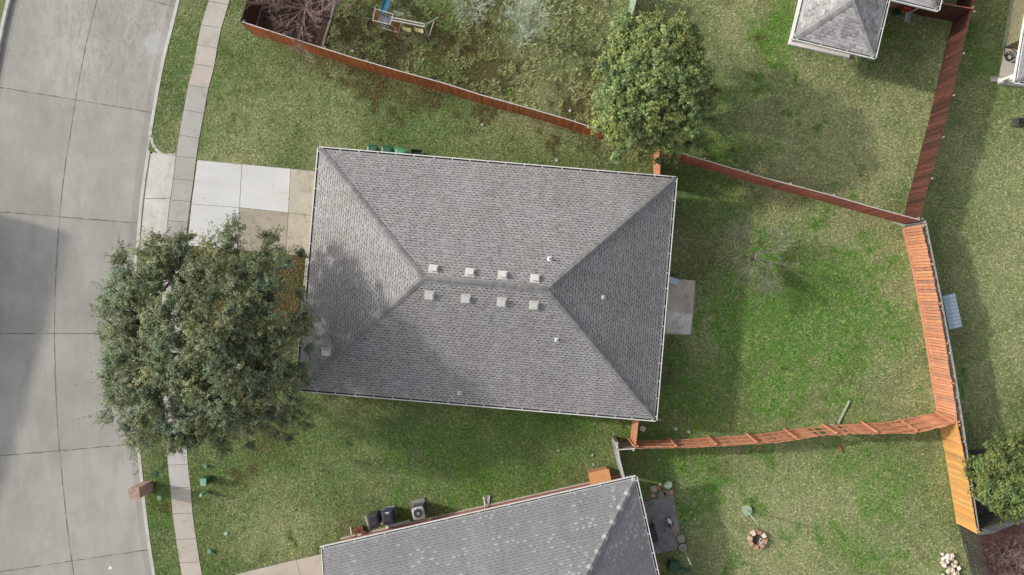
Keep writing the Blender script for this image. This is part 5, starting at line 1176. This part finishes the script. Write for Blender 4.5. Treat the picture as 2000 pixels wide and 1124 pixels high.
# ---------------------------------------------------------------- grass blades (real geometry over the lawn sheet)
def blades(n, x0, x1, y0, y1, L, seed, keep=None):
    r = np.random.default_rng(seed); x = r.uniform(x0, x1, n); y = r.uniform(y0, y1, n)
    ok = x > curbx(y) + .10
    for p in NOGRASS: ok &= ~inpoly(x, y, p)
    inner = [Q_(.5, .5, 0), Q_(LM - .5, .5, 0), Q_(LM - .5, WM - .5, 0), Q_(.5, WM - .5, 0)]; ok &= ~inpoly(x, y, inner)
    if keep is not None: ok &= keep(x, y)
    cl = vnoise(x, y, .13, 50) * .55 + vnoise(x + 3, y + 7, .24, 51) * .45; ok &= cl + r.uniform(-.12, .12, n) > .44
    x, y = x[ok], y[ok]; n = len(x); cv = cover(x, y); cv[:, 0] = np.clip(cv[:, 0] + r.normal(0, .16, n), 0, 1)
    a = r.uniform(0, 2 * math.pi, n); ln = L * r.uniform(.6, 1.5, n); up = r.uniform(.25, 1.0, n); w = L * r.uniform(.13, .24, n)
    dx, dy = np.cos(a), np.sin(a); z = (vnoise(x, y, 1.1, 40) - .5) * .018 - .008
    V = np.stack([np.stack([x - dy * w, y + dx * w, z], 1), np.stack([x + dy * w, y - dx * w, z], 1),
                  np.stack([x + dx * ln, y + dy * ln, z + ln * up], 1)], 1).reshape(-1, 3)
    return V, np.repeat(cv, 3, 0)
V1, c1 = blades(1500000, -21.5, 29, -17, 17, .068, 1)
V2, c2 = blades(150000, -14, 8, 8, 16.5, .15, 2, lambda x, y: inpoly(x, y, NYARD) & (vnoise(x, y, .42, 60) * .6 + vnoise(x, y, .9, 61) * .4 > .50))
c2[:, 0] += .25; c2[:, 2] *= .35
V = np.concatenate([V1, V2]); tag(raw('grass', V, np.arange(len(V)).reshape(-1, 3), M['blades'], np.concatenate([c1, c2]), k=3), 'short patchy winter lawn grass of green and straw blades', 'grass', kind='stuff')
# fallen leaves, too many to count
r = np.random.default_rng(77); L = []
for (cx, cy, rx, n) in ((450, 690, 190, 2600), (575, 600, 45, 700), (560, 520, 45, 400), (520, 850, 80, 600), (1160, 200, 50, 500), (760, 120, 120, 1300), (1050, 120, 130, 500), (570, 75, 60, 500), (900, 100, 90, 500), (1170, 940, 18, 80), (1130, 245, 40, 200), (1260, 300, 40, 150)):
    L.append(np.stack([cx + r.normal(0, rx * .5, n), cy + r.normal(0, rx * .5, n)], 1))
yc_ = r.uniform(500, 930, 420); L.append(np.stack([1000 + 36 * (curbx((562 - yc_) / 36) - np.abs(r.normal(0, .28, 420)) - .12), yc_], 1)); L.append(np.stack([r.uniform(380, 620, 160), r.normal(488, 9, 160)], 1))
L.append(np.stack([r.uniform(500, 1200, 900), r.uniform(0, 60, 900)], 1)); A_ = np.linspace(0, 1, 900); L.append(np.stack([500 + A_ * 650, 70 + A_ * 194 + r.normal(0, 4, 900)], 1))
L = np.concatenate(L); x = (L[:, 0] - 1000) / 36; y = (562 - L[:, 1]) / 36; n = len(x); a = r.uniform(0, 6.28, n); s = r.uniform(.02, .045, n); ok = np.zeros(n); z = np.where(x > curbx(y), .045, ZS + .02)
for k_ in range(n): pass
V = np.stack([np.stack([x + s * np.cos(a + k * math.pi / 2) * (1 if k % 2 else .55), y + s * np.sin(a + k * math.pi / 2) * (1 if k % 2 else .55), z + r.uniform(-.015, .02, n)], 1) for k in range(4)], 1).reshape(-1, 3)
z_ok = (x > curbx(y)) | (L[:, 0] < 400)
V = V.reshape(n, 4, 3)[z_ok].reshape(-1, 3); n = len(V) // 4; tn = np.repeat(np.stack([r.uniform(.5, 1.5, n), r.uniform(.5, 1.3, n), r.uniform(.5, 1.2, n)], 1), 4, 0)
tag(raw('fallen_leaves', V, np.arange(len(V)).reshape(-1, 4), mat('dead_leaf', (.20, .12, .06), (.30, .19, .11), scale=3), tn), 'brown fallen leaves scattered under the trees and in the weedy yard', 'leaves', kind='stuff')
